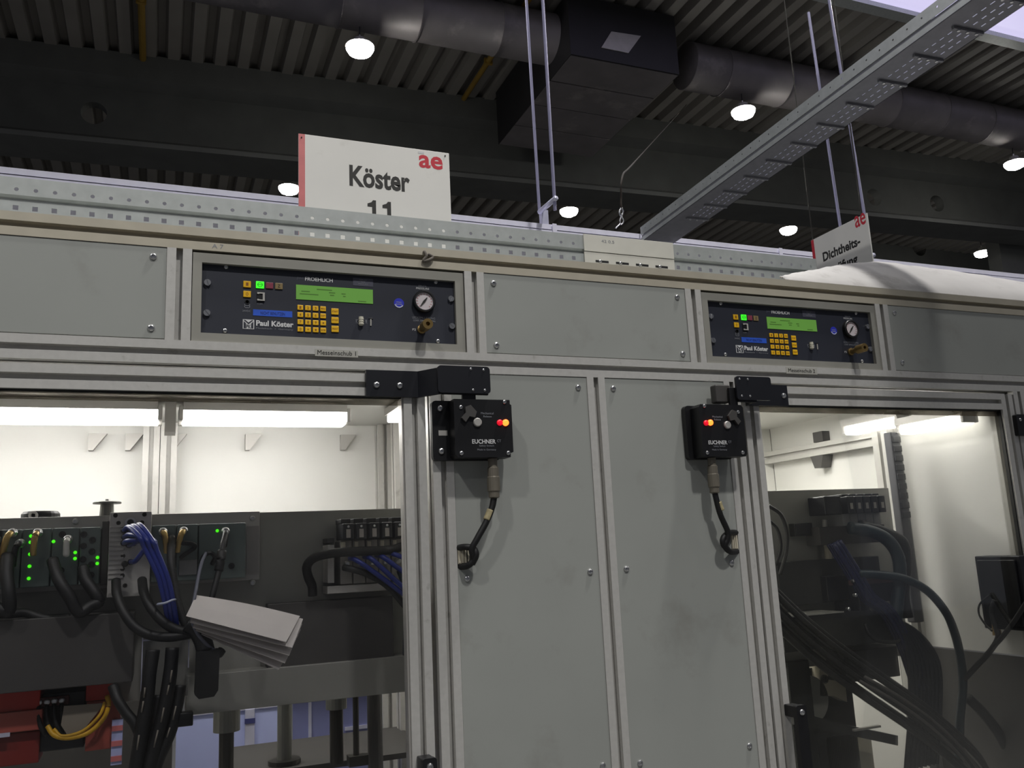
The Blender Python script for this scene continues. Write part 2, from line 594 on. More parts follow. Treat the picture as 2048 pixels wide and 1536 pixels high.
# concrete roof girder with round openings
GY = 10500.0
gird = put('trim_3', prism([(GY, 6397.8), (GY, 6203.0), (GY + 230, 6124.9), (GY + 230, 5403.8), (GY - 30, 5252.4), (GY - 30, 5182.7), (GY + 680, 5182.7), (GY + 680, 5252.4), (GY + 400, 5403.8), (GY + 400, 6124.9), (GY + 640, 6203.0), (GY + 640, DZ + 20), (GY, DZ + 20)], 'X', -8000, 26500), CONC, kind='structure')
gird.name = 'trim_3'
pv = W3((-2126, 10470, 0))
gird.data.transform(Matrix.Translation(pv) @ Matrix.Rotation(math.radians(-3.4), 4, 'Z') @ Matrix.Translation(-pv))
def bore(o, p, r):
    c = bpy.data.objects.new('cutter', mesh_of(cyl((p[0], p[1] - 900, p[2]), (p[0], p[1] + 900, p[2]), r, seg=28)))
    COL.objects.link(c)
    mod = o.modifiers.new('bore', 'BOOLEAN')
    mod.operation = 'DIFFERENCE'
    mod.solver = 'EXACT'
    mod.object = c
    dg = bpy.context.evaluated_depsgraph_get()
    me = bpy.data.meshes.new_from_object(o.evaluated_get(dg))
    o.modifiers.clear()
    o.data = me
    bpy.data.objects.remove(c)
for px_ in ((-1057.9, 10700.0, 5735.9), (12158.2, 9900.0, 5689.8), (13645.0, 9820.0, 5693.8)):
    bore(gird, px_, 165)
put('trim_4', prism([(17600, DZ + 20), (17600, 8208.9 - 300), (18300, 8208.9 - 300), (18300, DZ + 20)], 'X', -8000, 24500), CONC, kind='structure')
far = put('trim_6', box(14662.2, 24500, 13800, 14100, 5532.1, DZ + 20), CONC, kind='structure')
bore(far, (17618.1, 13900.0, 6581.7), 230)
put('trim_5', box(15709.9, 15709.9 + 800, 10200, 10500, FLOOR, DZ), CONC, kind='structure')

# yellow and rust-brown pipes under the deck
yp = thing('ceiling_pipe', 'thin yellowish pipe running under the roof deck, far left', 'pipe', (-454.3, 9671.0, 6500.0))
x_ = (-454.3, 9671.0, 6500.0)[0]
put('pipe_run', cyl((x_, 6350, DZ - 45), (x_, GY - 20, DZ - 45), 45, seg=10), YPIPE, yp)
put('pipe_clip', box(x_ - 60, x_ + 60, 9000, 9040, DZ - 95, DZ), YPIPE, yp)
yp = thing('ceiling_pipe', 'brown conduit under the roof deck just left of the black duct box', 'pipe', (4175.8, 9598.3, 6500.0))
x_ = (4175.8, 9598.3, 6500.0)[0]
put('pipe_run', cyl((x_, 6350, DZ - 40), (x_, GY - 20, DZ - 40), 40, seg=10), YPIPE, yp)
put('pipe_clip', box(x_ - 60, x_ + 60, 9000, 9040, DZ - 90, DZ), YPIPE, yp)

# round ventilation duct and its branch box
HC = (7800.0, 6195.0)
duct = thing('round_duct', 'big round grey ventilation duct, run left of the black duct box', 'duct', (1000, HC[0], HC[1] - 330))
bx0, bx1 = (4695.7, 7800.0, 5808.3)[0], (6703.6, 7800.0, 6052.2)[0]
seams = [-4000, -2400, -800, 1787.9, 2760.5, 3821.9, bx0]
for a, b in zip(seams, seams[1:]):
    put('duct_section', lathe([(328, 0), (330, 6), (330, b - a - 14), (342, b - a - 14), (342, b - a), (328, b - a)], (a, HC[0], HC[1]), 'X', 36), DUCT, duct, smooth=False)
duct_l = duct
duct = thing('round_duct', 'big round grey ventilation duct, run right of the black duct box', 'duct', (9000, HC[0], HC[1] - 330))
seams = [bx1, 7290.1, 8365.4, 9277.6, 10463.1, 11493.4, 12487.8, 17500]
for a, b in zip(seams, seams[1:]):
    put('duct_section', lathe([(328, 0), (330, 6), (330, b - a - 14), (342, b - a - 14), (342, b - a), (328, b - a)], (a, HC[0], HC[1]), 'X', 36), DUCT, duct)
for o in list(duct.children) + list(duct_l.children):
    for p in o.data.polygons:
        p.use_smooth = p.area > 0.02
for xx, d_ in ((2887.7, duct_l), (7307.5, duct)):
    put('hanger', cyl((xx, HC[0], HC[1] + 325), (xx, HC[0], DZ), 6, seg=6), ROD, d_)
BZ = 5655.0
by0, by1 = (4592.9, 7240.3, 5655.0)[1], (4579.2, 9804.9, 5655.0)[1]
bxl, bxr = (4592.9, 7240.3, 5655.0)[0], (6195.2, 7152.8, 5655.0)[0]
plen = thing('duct_box', 'black boxy branch of the ventilation duct with grey underside', 'duct', (bxl, by0, BZ))
put('front_face', box(bxl, bxr, by0, by0 + 20, BZ, DZ - 40), DARKBOX, plen)
put('side_face', box(bxl, bxl + 20, by0 + 20, by1, BZ, DZ - 40), DARKBOX, plen)
put('side_face', box(bxr - 20, bxr, by0 + 20, by1, BZ, DZ - 40), DARKBOX, plen)
n_ = 4
for i in range(n_):
    put('bottom_panel', box(bxl + 10, bxr - 10, by0 + 25 + (by1 - by0 - 25) * i / n_, by0 + 5 + (by1 - by0 - 25) * (i + 1) / n_, BZ - 6 - 4 * (i % 2), BZ + 2), DUCT, plen)
pl_ = (5275.9, 7700.0, 6062.2)
put('cover_plate', prism([(5032.0, 5821.8), (5197.7, 6082.1), (5639.4, 6104.1), (5427.7, 5818.0)], 'Y', by0 - 14, by0 - 1), PLATEL, plen, label='pale plate on the black duct face')

# high-bay lamps
def high_bay(p, label):
    x, y, z = p
    top = HC[1] - 332 if abs(y - HC[0]) < 300 else DZ
    t = thing('high_bay_lamp', label, 'lamp', (x, y, z - 70), 'round high-bay lamps under the roof')
    put('housing', lathe([(50, 150), (70, 145), (80, 80), (120, 70), (172, 52), (174, 40), (160, 38)], (x, y, z), 'Z', 24), PLATEL, t)
    put('diffuser', lathe([(168, 42), (166, 10), (140, -35), (90, -62), (40, -72), (2, -74)], (x, y, z), 'Z', 24), HBAY, t)
    put('hook', cyl((x, y, z + 150), (x, y, z + 200), 12, seg=8), STEEL, t)
    put('cord', cyl((x, y, z + 195), (x, y, top), 7, seg=6), RUB, t)
for p, label in [((2024.7, 7791.5, 5555.0), 'brightest round lamp, in front of the left part of the duct'),
                 ((7576.5, 7722.6, 5555.0), 'round lamp just below the duct, right of the black duct box'),
                 ((13251.2, 7844.6, 5555.0), 'round lamp at the right edge of the photo, below the duct end'),
                 ((1771.8, 12136.1, 5555.0), 'round lamp half hidden by the left end of the sign with a number'),
                 ((6736.3, 11786.7, 5555.0), 'round lamp right beside the hanger with two thin rods'),
                 ((11479.8, 11495.3, 5555.0), 'round lamp low between the sloping cable tray and the tilted-looking sign'),
                 ((16904.6, 11527.8, 5555.0), 'smallest, farthest round lamp, right of the tilted-looking sign')]:
    high_bay(p, label)

# ================================================================== MACHINE ENCLOSURE
XL, XR = -820.0, 2720.0
DEP = 960.0
ZTOP = 157.5
CELL = -60.0                    # ceiling of the machine cells
BOT = -1960.0
mach = thing('machine_enclosure', 'long light grey machine enclosure of slotted aluminium profiles and screwed panels', 'machine', (700, 0, FLOOR))
def rail(z, name='rail', y=21.1, x0=XL, x1=XR, m=ALU):
    return put(name, extrusion('X', x0, x1, y, z), m, mach)
rail(136.4, 'top_rail', m=ALU_OLD)
rail(-76.2, 'middle_rail')
def post(x, z0, z1, y=21.1, m=ALU, name='post'):
    return put(name, extrusion('Z', z0, z1, x, y), m, mach)
for x in (-48.5, 513.2, 1040.4, 1599.0, -610.0, 2160.0):
    post(x, -55.1, 115.3)
for x in (435.0, 777.2, 1121.5, 2041.0, -700.0):
    post(x, BOT, -97.3)
# dark gap strips behind the posts, panels of the upper row
def panel(x0, x1, z0, z1, y0=1.5, screws=(), m=PANEL, th=4.0):
    p = put('cover_panel', box(x0, x1, y0, y0 + th, z0, z1, 0.8), m, mach)
    for s_ in screws:
        screw(p, (s_[0], y0, s_[1]))
    return p
panel(-588, -69.8, -53.5, 114.8, screws=((-92, 96), (-92, -35), (-565, 96), (-565, -35)))
panel(534.6, 1019.0, -53.5, 114.8, screws=((555.5, 94), (556, -37), (998, 94), (1000, -37)))
panel(1620.4, 2138.5, -53.5, 114.8, screws=((1641, 96), (1645, -33), (2116, 95), (2116, -35)))
panel(456.4, 755.9, BOT, -98.2, screws=((735, -120), (736, -497), (474.5, -496), (737, -864), (475, -866)))
panel(798.6, 1100.2, BOT, -98.2, screws=((818, -120), (819, -496), (1078, -497), (1080, -870), (819, -870)))
panel(2062.3, 2600, BOT, -98.2, screws=((2085, -120), (2085, -497)))
panel(-820, -721.3, BOT, -98.2)
# top, back and inner walls of the cells
put('inner_ceiling', box(XL, XR, 43, DEP, CELL, CELL + 12), WALLW, mach)
put('roof_panel', box(XL, 1500, 45, DEP, ZTOP - 14, ZTOP - 2), PANEL, mach)
put('roof_panel', box(1502, XR, 45, DEP, ZTOP - 14, ZTOP - 2), PANEL, mach)
for x0, x1 in ((-700, -112), (-108, 525.2 + 42), (1090, 1534), (1538, 1990)):
    put('back_panel', box(x0, x1, DEP, DEP + 5, -620 if x0 < 600 else BOT, CELL), WALLW, mach)
for x in (-73.1 - 22.0, -73.1 + 22.0):
    put('back_post', extrusion('Z', BOT, CELL - 2, x, DEP - 23), ALU, mach)
put('dark_backing_sheet', box(-700, -27.3, 700, 706, -1500, -560), PLATED, mach)  # dark sheet added to hide the brightly lit floor behind
XCP = 525.2
put('side_panel', box(XCP + 43, XCP + 48, 45, DEP, BOT, CELL), WALLW, mach)
put('side_panel', box(1078, 1083, 45, DEP, BOT, CELL), WALLW, mach)
put('side_panel', box(-720, -715, 45, DEP, BOT, CELL), WALLW, mach)
put('side_panel', box(1992, 1997, 45, 380, -774.9, CELL), WALLW, mach)
put('side_panel', box(1992, 1997, 480, DEP, BOT, CELL), WALLW, mach)
put('lower_side_panel', box(1990, 1997, 45, 480, BOT, -774.9 - 4), PLATED, mach, label='dark lower inner side panel')
# profiles along the inside of the right-hand side walls
put('corner_post', extrusion('Z', BOT, CELL - 2, XCP + 21.2, DEP - 23), ALU, mach)
put('corner_post', extrusion('Z', BOT, CELL - 2, XCP + 21.2, 742), ALU, mach)
put('corner_post', extrusion('Z', BOT, CELL - 2, 1970, 398, s=60, w=12), ALU, mach)
zr_ = -167.2
put('depth_rail', extrusion('Y', 430, DEP, 1972, zr_, s=42), ALU, mach)
put('rail_bracket', prism([(655, zr_ - 22), (715, zr_ - 22), (700, zr_ - 62), (670, zr_ - 62)], 'X', 1948, 1990), PLATED, mach)
put('rail_bracket', box(1960, 1990, 660, 705, zr_ + 24, zr_ + 58), PLATED, mach)
for xx, zz in ((-250, CELL - 34), (-160, CELL - 34), (-50, CELL - 34), (150, CELL - 34), (420, CELL - 34)):
    put('corner_bracket', prism([(xx, CELL - 30), (xx + 45, CELL - 30), (xx + 12, CELL - 75), (xx, CELL - 75)], 'Y', DEP - 22, DEP - 2), PLATEL, mach)

# printed labels and hand marks on the rails
lb = put('name_label', box(191.3, 272.1, -0.4, 0, -74.4, -61.0), LABELM, mach, label='small paper label with printed name')
put('lettering', text('Messeinschub 1', (195.8, -0.5, -69.8 - 1.5), 268.1 - 195.8, 8.5), INK, lb)
lb = put('name_label', box(1279.6, 1370.7, -0.4, 0, -71.8 - 1, -57.2), LABELM, mach, label='small paper label with printed name')
put('lettering', text('Messeinschub 2', (1285.8, -0.5, -65.9 - 3), 1364.1 - 1285.8, 8.5), INK, lb)
put('hand_mark', text('A 7', (6.3, 0, 120.5), 20, 8), GRYP, mach)

# ------------------------------------------------------------------ doors
def door(name_label, x0, x1, pane_m, z_bot, handle_x, handle_z, hz_len, hinge_x, bracket):
    t = thing('enclosure_door', name_label, 'door', ((x0 + x1) / 2, 0, z_bot))
    put('top_rail', extrusion('X', x0 + 42.4, x1 - 42.4, 21.1, -126.2), ALU, t)
    put('bottom_rail', extrusion('X', x0 + 42.4, x1 - 42.4, 21.1, z_bot + 21), ALU, t)
    put('stile', extrusion('Z', z_bot, -105.1, x0 + 21.1, 21.1), ALU, t)
    put('stile', extrusion('Z', z_bot, -105.1, x1 - 21.1, 21.1), ALU, t)
    put('pane', box(x0 + 36, x1 - 36, 17, 21, z_bot + 36, -142), pane_m, t)
    put('grime_film', box(x0 + 42.4, x1 - 42.4, 16.2, 16.9, -163, -147), GRIME, t, label='dirty film along the top of the pane')
    put('seal', box(x0 + 42.4, x1 - 42.4, 8, 15, -150.5, -147.5), RUB, t)
    put('seal', box(x1 - 45.4, x1 - 42.4, 6, 15, z_bot + 42, -147.5), PLATEL if x0 < 0 else RUB, t)  # pale on the left door to imitate its lit pane edge
    put('seal', box(x0 + 42.4, x0 + 45.4, 8, 15, z_bot + 42, -147.5), RUB, t)
    if handle_x is not None:
        h = put('handle', prism(rounded(handle_x - 13, handle_x + 13, handle_z - hz_len, handle_z, 5), 'Y', -42, -30, 1.5), BLACK, t)
        for zz in (handle_z - 14, handle_z - hz_len + 14):
            put('handle_foot', box(handle_x - 12, handle_x + 12, -32, 0, zz - 12, zz + 12, 2), BLACK, h)
        put('screw', SCREW, None, h, at=(handle_x, -42, handle_z - 14))
    return t

dL = door('left see-through enclosure door, lit white inside, cables and paper behind it', -690, 401.5, GLASS1, -1250, 379, -796.7, 190, None, None)
dR = door('right see-through enclosure door, smeared and dim inside', 1149.5, 2013.5, GLASS2, -1250, 1188, -795.2, 190, None, None)
hg = put('hinge', prism(rounded(2002, 2050, -191.4 - 26, -191.4 + 30, 4), 'Y', -12, 0, 1.5), BLACK, dR)
screw(hg, (2015, -12, -191.4 + 16), SCREW_S)
screw(hg, (2038, -12, -191.4 - 12), SCREW_S)

# actuator bracket of the left door (Z-shaped black plate that reaches over to the switch)
def actuator(door_t, xp0, xp1, xs, xa0, xa1, zt, zb, plate_screws, arm_screws, ya=-48.0):
    bm = prism([(xp0, -8), (xs, -8), (xa0, ya), (xa1, ya), (xa1, ya + 6), (xa0 + (4 if xa0 > xs else -4), ya + 6), (xs + (3 if xa0 > xs else -3), 0), (xp0, 0)], 'Z', zb, zt, 0)
    o = put('actuator_bracket', bm, BLACKM, door_t, label='black stepped actuator bracket')
    for s_ in plate_screws:
        screw(o, (s_[0], -8, s_[1]))
    for s_ in arm_screws:
        screw(o, (s_[0], ya, s_[1]), SCREW_XS)
    return o
aL = actuator(dL, 285, 0, 386, 414, 515, -99, -150, ((305, -128), (350, -128)), ())
# wider arm in front, with rounded outer corners, and the tongue below it
armL = put('actuator_arm', prism(rounded(412, 518, -148.5, -95.5, 7), 'Y', -54, -48.2, 0.8), BLACKM, dL)
for s_ in ((479, -101), (505, -102), (482, -142), (506, -142)):
    screw(armL, (s_[0], -54, s_[1]), SCREW_XS)
put('tongue', box(463, 490, -46, -38, -172, -140, 1), BLACK, dL)
aR = actuator(dR, 1270, 0, 1158, 1150, 1100, -103, -152, ((1258, -128),), ())
armR = put('actuator_arm', prism(rounded(1094, 1188, -148.5, -95.5, 6), 'Y', -54, -48.2, 0.8), BLACKM, dR)
for s_ in ((1106, -140), (1128, -140), (1104, -102), (1126, -102)):
    screw(armR, (s_[0], -54, s_[1]), SCREW_XS)
put('tongue', box(1080, 1100, -46, -38, -172, -120, 1), BLACK, dR)

# ------------------------------------------------------------------ interlock switches
def switch(xb0, xb1, xf0, xf1, zt, zb, flip, label):
    """xb: back plate range, xf: raised body range"""
    yb = -48.0
    t = thing('interlock_switch', label, 'switch', ((xb0 + xb1) / 2, 0, zb), 'black interlock switches on the door posts')
    put('mounting_plate', prism(rounded(xb0, xb1, zb, zt, 8), 'Y', -14, 0, 1.2), BLACK, t)
    n = 6.0
    if not flip:
        body = [(xf0, zb + 8), (xf0 + 6, zb + 2), (xf1 - 6, zb + 2), (xf1 - 6, zb + 10), (xf1, zb + 12), (xf1, zt - 12), (xf1 - 3, zt - 10), (xf1 - 3, zt - 2), (xf0, zt - 2)]
    else:
        body = [(xf0 + 2, zb + 2), (xf1 - 5, zb + 2), (xf1, zb + 8), (xf1, zt - 8), (xf1 - 5, zt - 2), (xf0 + 4, zt - 2), (xf0, zt - 8), (xf0, zb + 10)]
    put('body', prism(body, 'Y', yb, -14, 1.0), BLACK, t)
    sx = (lambda u: xf0 + u) if not flip else (lambda u: xf1 - u)
    w = xf1 - xf0
    # corner screws
    for u, v in ((12, zb + 10), (w - 11, zb + 10), (w - 14, zt - 6), (14, zt - 18)):
        screw(t, (sx(u), yb, v), SCREW_S)
    if not flip:
        for v in (zt - 15, zb + 18):
            screw(t, ((xb0 + xf0) / 2, -14, v))
        pl = put('type_plate', box(xb0 + 12, xf0 - 4, -14.6, -14, zt - 68, zt - 58), PLATEL, t)
    # manual release lever and lock
    lx, lz = sx(30), zt - 27
    put('release_lever', prism([(lx - 9, lz + 9), (lx + 2, lz + 13), (lx + 14, lz), (lx + 10, lz - 11), (lx - 1, lz - 9), (lx - 9, lz - 20), (lx - 17, lz - 12), (lx - 8, lz - 2)] if not flip else
        [(2 * lx - u, v) for u, v in [(lx - 9, lz + 9), (lx + 2, lz + 13), (lx + 14, lz), (lx + 10, lz - 11), (lx - 1, lz - 9), (lx - 9, lz - 20), (lx - 17, lz - 12), (lx - 8, lz - 2)]], 'Y', yb - 6, yb, 0.8), PLATED, t)
    put('release_lock', lathe([(8.5, 0), (8.5, -3), (7, -4.5)], (sx(46), yb, zt - 47), 'Y', 16), PLATEL, t)
    # indicator lamps
    if not flip:
        put('indicator_lamp', lathe([(6.5, 0), (6.2, -3), (3.5, -5.5)], (xf1 - 14, yb, zt - 47), 'Y', 16), LEDR, t, label='glowing orange-red indicator')
        put('indicator_lamp', lathe([(6.0, 0), (5.8, -2.5), (3.5, -4)], (xf1 - 26, yb, zt - 47), 'Y', 16), LEDR2, t, label='dim red indicator')
        tx = xf0 + 46
    else:
        put('indicator_lamp', lathe([(6.5, 0), (6.2, -3), (3.5, -5.5)], (xf0 + 25, yb, zt - 42), 'Y', 16), LEDR, t, label='glowing orange-red indicator')
        put('indicator_lamp', lathe([(6.0, 0), (5.8, -2.5), (3.5, -4)], (xf0 + 14, yb, zt - 43), 'Y', 16), LEDR2, t, label='dim red indicator')
        tx = xf0 + 22
    put('lettering', text('Mechanical', (tx + (8 if not flip else 10), yb, zt - 31), 26, 4.2, thick=0.3), GRYP, t)
    put('lettering', text('Release', (tx + (13 if not flip else 14), yb, zt - 37), 17, 3.8, thick=0.3), GRYP, t)
    put('lettering', text('EUCHNER', (tx - 12 + (0 if not flip else 6), yb, zb + 28), 48, 8.5, thick=0.3, bold=0.02), WHT, t)
    put('lettering', text('CT', (tx + 39 + (0 if not flip else 6), yb, zb + 31), 8, 5, thick=0.3), GRYP, t)
    put('lettering', text('Safety Switch', (tx + 2 + (0 if not flip else 4), yb, zb + 21.5), 30, 4.4, thick=0.3), GRYP, t)
    put('lettering', text('Made in Germany', (tx - 2 + (0 if not flip else 4), yb, zb + 14), 38, 4.4, thick=0.3), GRYP, t)
    return t

swL = switch(410.5, 548, 444, 562, -157, -273, False, 'black interlock switch box left of the centre panels, printed lettering, right lamp lit')
swR = switch(982.5, 1096, 996, 1110, -157, -274, True, 'black interlock switch box right of the centre panels, lamps lit at its left side')
def plug(t, x, y, z, path, tape):
    put('plug', lathe([(9, 0), (9, -16), (11, -18), (11, -34), (12.5, -36), (12.5, -62), (10.5, -64), (10.5, -74), (7, -76)], (x, y, z), 'Z', 16), mat('grey_brown_plug', (120, 114, 102), 0.45, 0.3, 0.06, 30), t)
    c = put('cable', tube(path, 6.2, 10, 8), RUB, t)
    put('tape_wrap', tube(tape, 6.9, 10, 4), mat('frayed_tape', (168, 156, 120), 0.7, 0, 0.3, 80), c)
    return c
yc = -30.0
plug(swL, 524.8, yc, -272, [(525.8, -30.0, -339.8), (519.5, -30.0, -365.4), (506.0, -30.0, -393.3), (488.4, -28.0, -421.6), (477.9, -24.0, -441.5), (480.6, -20.0, -460.1), (472.2, -14.0, -471.7), (457.6, 14.0, -473.7)],
     [(516.2, -30.0, -370.0), (511.7, -30.0, -379.4), (507.2, -30.0, -388.6)])
put('cable', tube([(457.5, 10.0, -439.1), (468.3, -12.0, -437.1), (481.4, -20.0, -440.6), (485.5, -24.0, -452.9), (478.9, -18.0, -469.2)], 6.2, 10, 8), RUB, swL)
put('cable_slot', box(457, 482, 0.6, 2.0, -475.3, -439.9), BLACK, mach)
sp = put('slot_cover', box(457.5, 470, -0.6, 0.8, -468.3, -441.3), CREAM, mach)
for i in range(4):
    put('slot_rib', box(458.5 + i * 6, 462 + i * 6, -2.2, -0.6, -466.4, -443.2), CREAM, sp)
plug(swR, 1028.9, yc, -273, [(1028.1, -30.0, -339.6), (1031.9, -30.0, -363.1), (1038.6, -30.0, -395.0), (1054.1, -28.0, -429.2), (1053.6, -26.0, -445.9), (1048.5, -22.0, -460.3), (1065.7, -14.0, -472.4), (1103.8, 10.0, -473.8)],
     [(1036.5, -30.0, -367.5), (1039.3, -30.0, -377.1), (1042.2, -30.0, -385.6)])
put('cable', tube([(1104.5, 8.0, -432.9), (1067.5, -14.0, -433.4), (1046.7, -22.0, -442.4), (1043.9, -22.0, -455.9), (1059.5, -16.0, -469.0)], 6.2, 10, 8), RUB, swR)
sp = put('slot_cover', box(1082, 1098, -0.6, 0.8, -467.8, -438.0), CREAM, mach)
for i in range(3):
    put('slot_rib', box(1083 + i * 5, 1086 + i * 5, -2.2, -0.6, -466.7, -439.1), CREAM, sp)

hd_ = put('actuator_head', box(1052, 1090, -36, -14, -152, -112, 3), PLATED, swR)
put('red_key', box(1084, 1088, -38, -36, -140, -120), RED, hd_)
# ------------------------------------------------------------------ rack instruments
def instrument(L, label, nozzle, unlit):
    t = thing('test_instrument', label, 'instrument', (L + 231, 12, -55), 'rack test instruments with a green display')
    X = lambda v: L + v
    # bezel: mitred frame, open in the middle
    for nm, pts, in (('bezel', [(-26, 111), (490, 111), (472.5, 93), (-10, 93)]), ('bezel', [(-26, -54.6), (490, -54.6), (472.5, -38.8), (-10, -38.8)]),
                     ('bezel', [(-26, 111), (-10, 93), (-10, -38.8), (-26, -54.6)]), ('bezel', [(490, 111), (472.5, 93), (472.5, -38.8), (490, -54.6)])):
        put(nm, prism([(X(u), v) for u, v in pts], 'Y', 3, 26, 0.3), BEZEL, t)
    put('faceplate', box(X(-12), X(475), 12, 15, -44, 101), NAVY, t)
    put('housing', box(X(-8), X(470), 26, 330, -42, 96), PLATED, t)
    for u, v in ((0, 57.15), (0, 0), (465.1, 57.15), (465.1, 0)):
        put('mounting_screw', SCREW_SL, None, t, at=(X(u), 12, v))
        t.children[-1].rotation_euler = (0, random.uniform(-1, 1.2), 0)
    for u, v in ((31.9, 90), (31.8, -31), (434.7, 90.5), (435.4, -31.9)):
        screw(t, (X(u), 12, v), SCREW_S)
    def key(u0, u1, v0, v1, m, s_=None, name='key', ink=INKBR, hh=None):
        k = put(name, box(X(u0), X(u1), 9.8, 12, v0, v1, 0.7), m, t)
        if s_:
            hh_ = hh or (v1 - v0) * 0.5
            ww = (u1 - u0) * (0.32 if len(s_) == 1 else 0.78)
            put('key_legend', text(s_, (X((u0 + u1) / 2 - ww / 2), 9.8, (v0 + v1) / 2 - hh_ / 2), ww, hh_, thick=0.2, bold=0.01), ink, k)
        return k
    key(62.7, 76.3, 53.2, 65.6, YEL, 'I', 'power_key')
    key(62.8, 76.4, 34.4, 46.5, YEL, 'O', 'power_key')
    key(85.2, 99.8, 53.4, 66.5, GLEDBTN, None, 'status_light', hh=5)
    k = t.children[-1]
    put('symbol', box(X(89), X(96), 9.4, 9.8, 59.6, 60.8), mat('green_ink', (20, 150, 20), 0.6), k)
    put('symbol', text('O', (X(87.5), 9.8, 55.5), 10, 9, thick=0.2), MATS['green_ink'], k)
    key(103, 116.4, 53.8, 65.7, mat('dull_red_lens', (140, 62, 78), 0.4), None, 'status_light')
    key(119.8, 133.7, 53.7, 65.8, mat('dull_amber_lens', (140, 120, 82), 0.4), 'Z', 'status_light', INK, 6)
    # network socket: pale frame open to the left with a dark opening
    ns = put('socket', box(X(86.8), X(101), 10.2, 12, 27.2, 45.4, 0.5), BLACK, t)
    put('socket_frame', prism([(X(u), v) for u, v in [(87.5, 45), (101, 45), (101, 29), (87.5, 29), (87.5, 32), (91, 32), (91, 31.2), (97.5, 31.2), (97.5, 42.6), (91, 42.6), (91, 41.6), (87.5, 41.6)]], 'Y', 8.6, 10.2), mat('pale_socket', (176, 174, 168), 0.5), ns)
    put('socket_label', text('COM', (X(88), 12, 22.4), 9, 2.6), GRYP, t)
    d12 = put('socket', lathe([(4.5, 0), (4.5, -1.5), (3, -1.6), (2.6, 3)], (X(70), 12, 26), 'Y', 14), BLACK, t)
    lo = put('socket_symbol', box(X(65), X(75), 11.6, 12, 21.4, 22.4), GRYP, t)
    for zz in (18.6, 14.2):
        put('symbol_bar', box(X(65), X(75), 11.6, 12, zz, zz + 1), GRYP, lo)
    put('symbol_bar', box(X(65), X(66), 11.6, 12, 14.2, 22), GRYP, lo)
    put('symbol_bar', box(X(74), X(75), 11.6, 12, 14.2, 22), GRYP, lo)
    put('socket_label', text('24VDC', (X(61.8), 12, 6.8), 14.6, 3.4), GRYP, t)
    tp = put('tape_label', box(X(80.6), X(151.4), 11.5, 12, 0.6, 12.4), BLUEL, t, label='blue embossed tape label')
    put('lettering', text('NICHT BENUTZEN', (X(94), 11.5, 3.6), 44, 5.6), mat('dark_blue_ink', (18, 40, 110), 0.6), tp)
    # maker's emblem: a square with a V roof and two letters
    em = put('emblem', box(X(62.6), X(82.8), 11.7, 12, -25.6, -7.6), WHT, t)
    put('emblem_mark', prism([(X(u), v) for u, v in [(64.2, -8.8), (72.6, -16.6), (81.2, -8.8), (78.4, -8.8), (72.6, -13.6), (67, -8.8)]], 'Y', 11.4, 11.7), NAVY, em)
    put('emblem_mark', prism([(X(u), v) for u, v in [(64.2, -11.4), (68.2, -15.2), (68.2, -24.4), (64.2, -24.4)]], 'Y', 11.4, 11.7), NAVY, em)
    put('emblem_mark', prism([(X(u), v) for u, v in [(81.2, -11.4), (77.4, -15.2), (77.4, -24.4), (81.2, -24.4)]], 'Y', 11.4, 11.7), NAVY, em)
    put('emblem_mark', text('PK', (X(68.8), 11.7, -24.4), 8, 7, thick=0.3, bold=0.02), NAVY, em)
    put('lettering', text('Paul Köster', (X(86.2), 12, -18.6), 67.5, 10.6, bold=0.035), WHT, t)
    put('lettering', text('Medebach  •  Germany', (X(86), 12, -25.4), 67, 3.8), GRYP, t)
    put('lettering', text('FROEHLICH', (X(175.2), 12, 74.8), 52.5, 7.6, bold=0.02), WHT, t)
    put('lettering', text('JWF', (X(159.5), 12, 75.6), 14, 5.6), mat('dim_print', (84, 86, 98), 0.6), t)
    # display with its faint lines
    dp = put('display', box(X(158.4), X(305.4), 10.8, 12, 36.8, 65.4), LCD, t, label='lit green display')
    for u0, u1, v in ((197, 226, 57.6), (168, 184, 52), (165, 200, 46.8), (220, 232, 52.6), (222, 230, 47.6), (244, 252, 51.8), (247, 252, 47), (276, 292, 39.2)):
        put('display_text', box(X(u0), X(u1), 10.6, 10.8, v, v + 2.0), mat('faded_lcd_ink', (84, 132, 46), 0.6), dp)
    nl = put('name_plate', box(X(266.8), X(306.4), 11.5, 12, 71.6, 87.6), mat('grey_name_plate', (70, 71, 84), 0.5), t)
    for s_, u0, w_, v in (('DISPLAY', 279, 15, 82.8), ('TEST', 282, 9, 78.6), ('PRESSURE', 277, 19, 74.4)):
        put('lettering', text(s_, (X(u0), 11.5, v), w_, 2.4), GRYP, nl)
    rows = ['123m', '456s', '789.', '0+-e']
    big = {'m': 'MENU', 's': 'SHIFT', 'e': 'ENTER'}
    for r_, row in enumerate(rows):
        for c_, ch in enumerate(row):
            u0 = 160.7 + c_ * 14.2 + (0 if r_ < 2 else 0.15)
            v0 = 16.0 - r_ * 14.05
            key(u0, u0 + 10.7, v0, v0 + 9.6, YEL, big.get(ch, ch), hh=2.6 if ch in big else (5.2 if ch.isdigit() else 3.4))
    for i_, s_ in enumerate(('START', 'STOP', 'PRINT')):
        key(224.2, 238.0, 10.6 - i_ * 17.2, 22.8 - i_ * 17.2, YEL, s_, hh=3.2)
    # serial sockets: ribbed white plug and slim bracket
    sk = put('ribbed_plug', lathe([(4.6, 8.6), (4.6, 5.2), (5.2, 4.8), (5.2, 2.8), (4.6, 2.4), (4.6, 0.8), (5.2, 0.4), (5.2, -1.6), (4.6, -2), (4.6, -3.6), (5.2, -4), (5.2, -6.4), (3.6, -8.4)], (X(281), 9, 0), 'Z', 14), mat('ivory_plug', (196, 192, 176), 0.5), t)
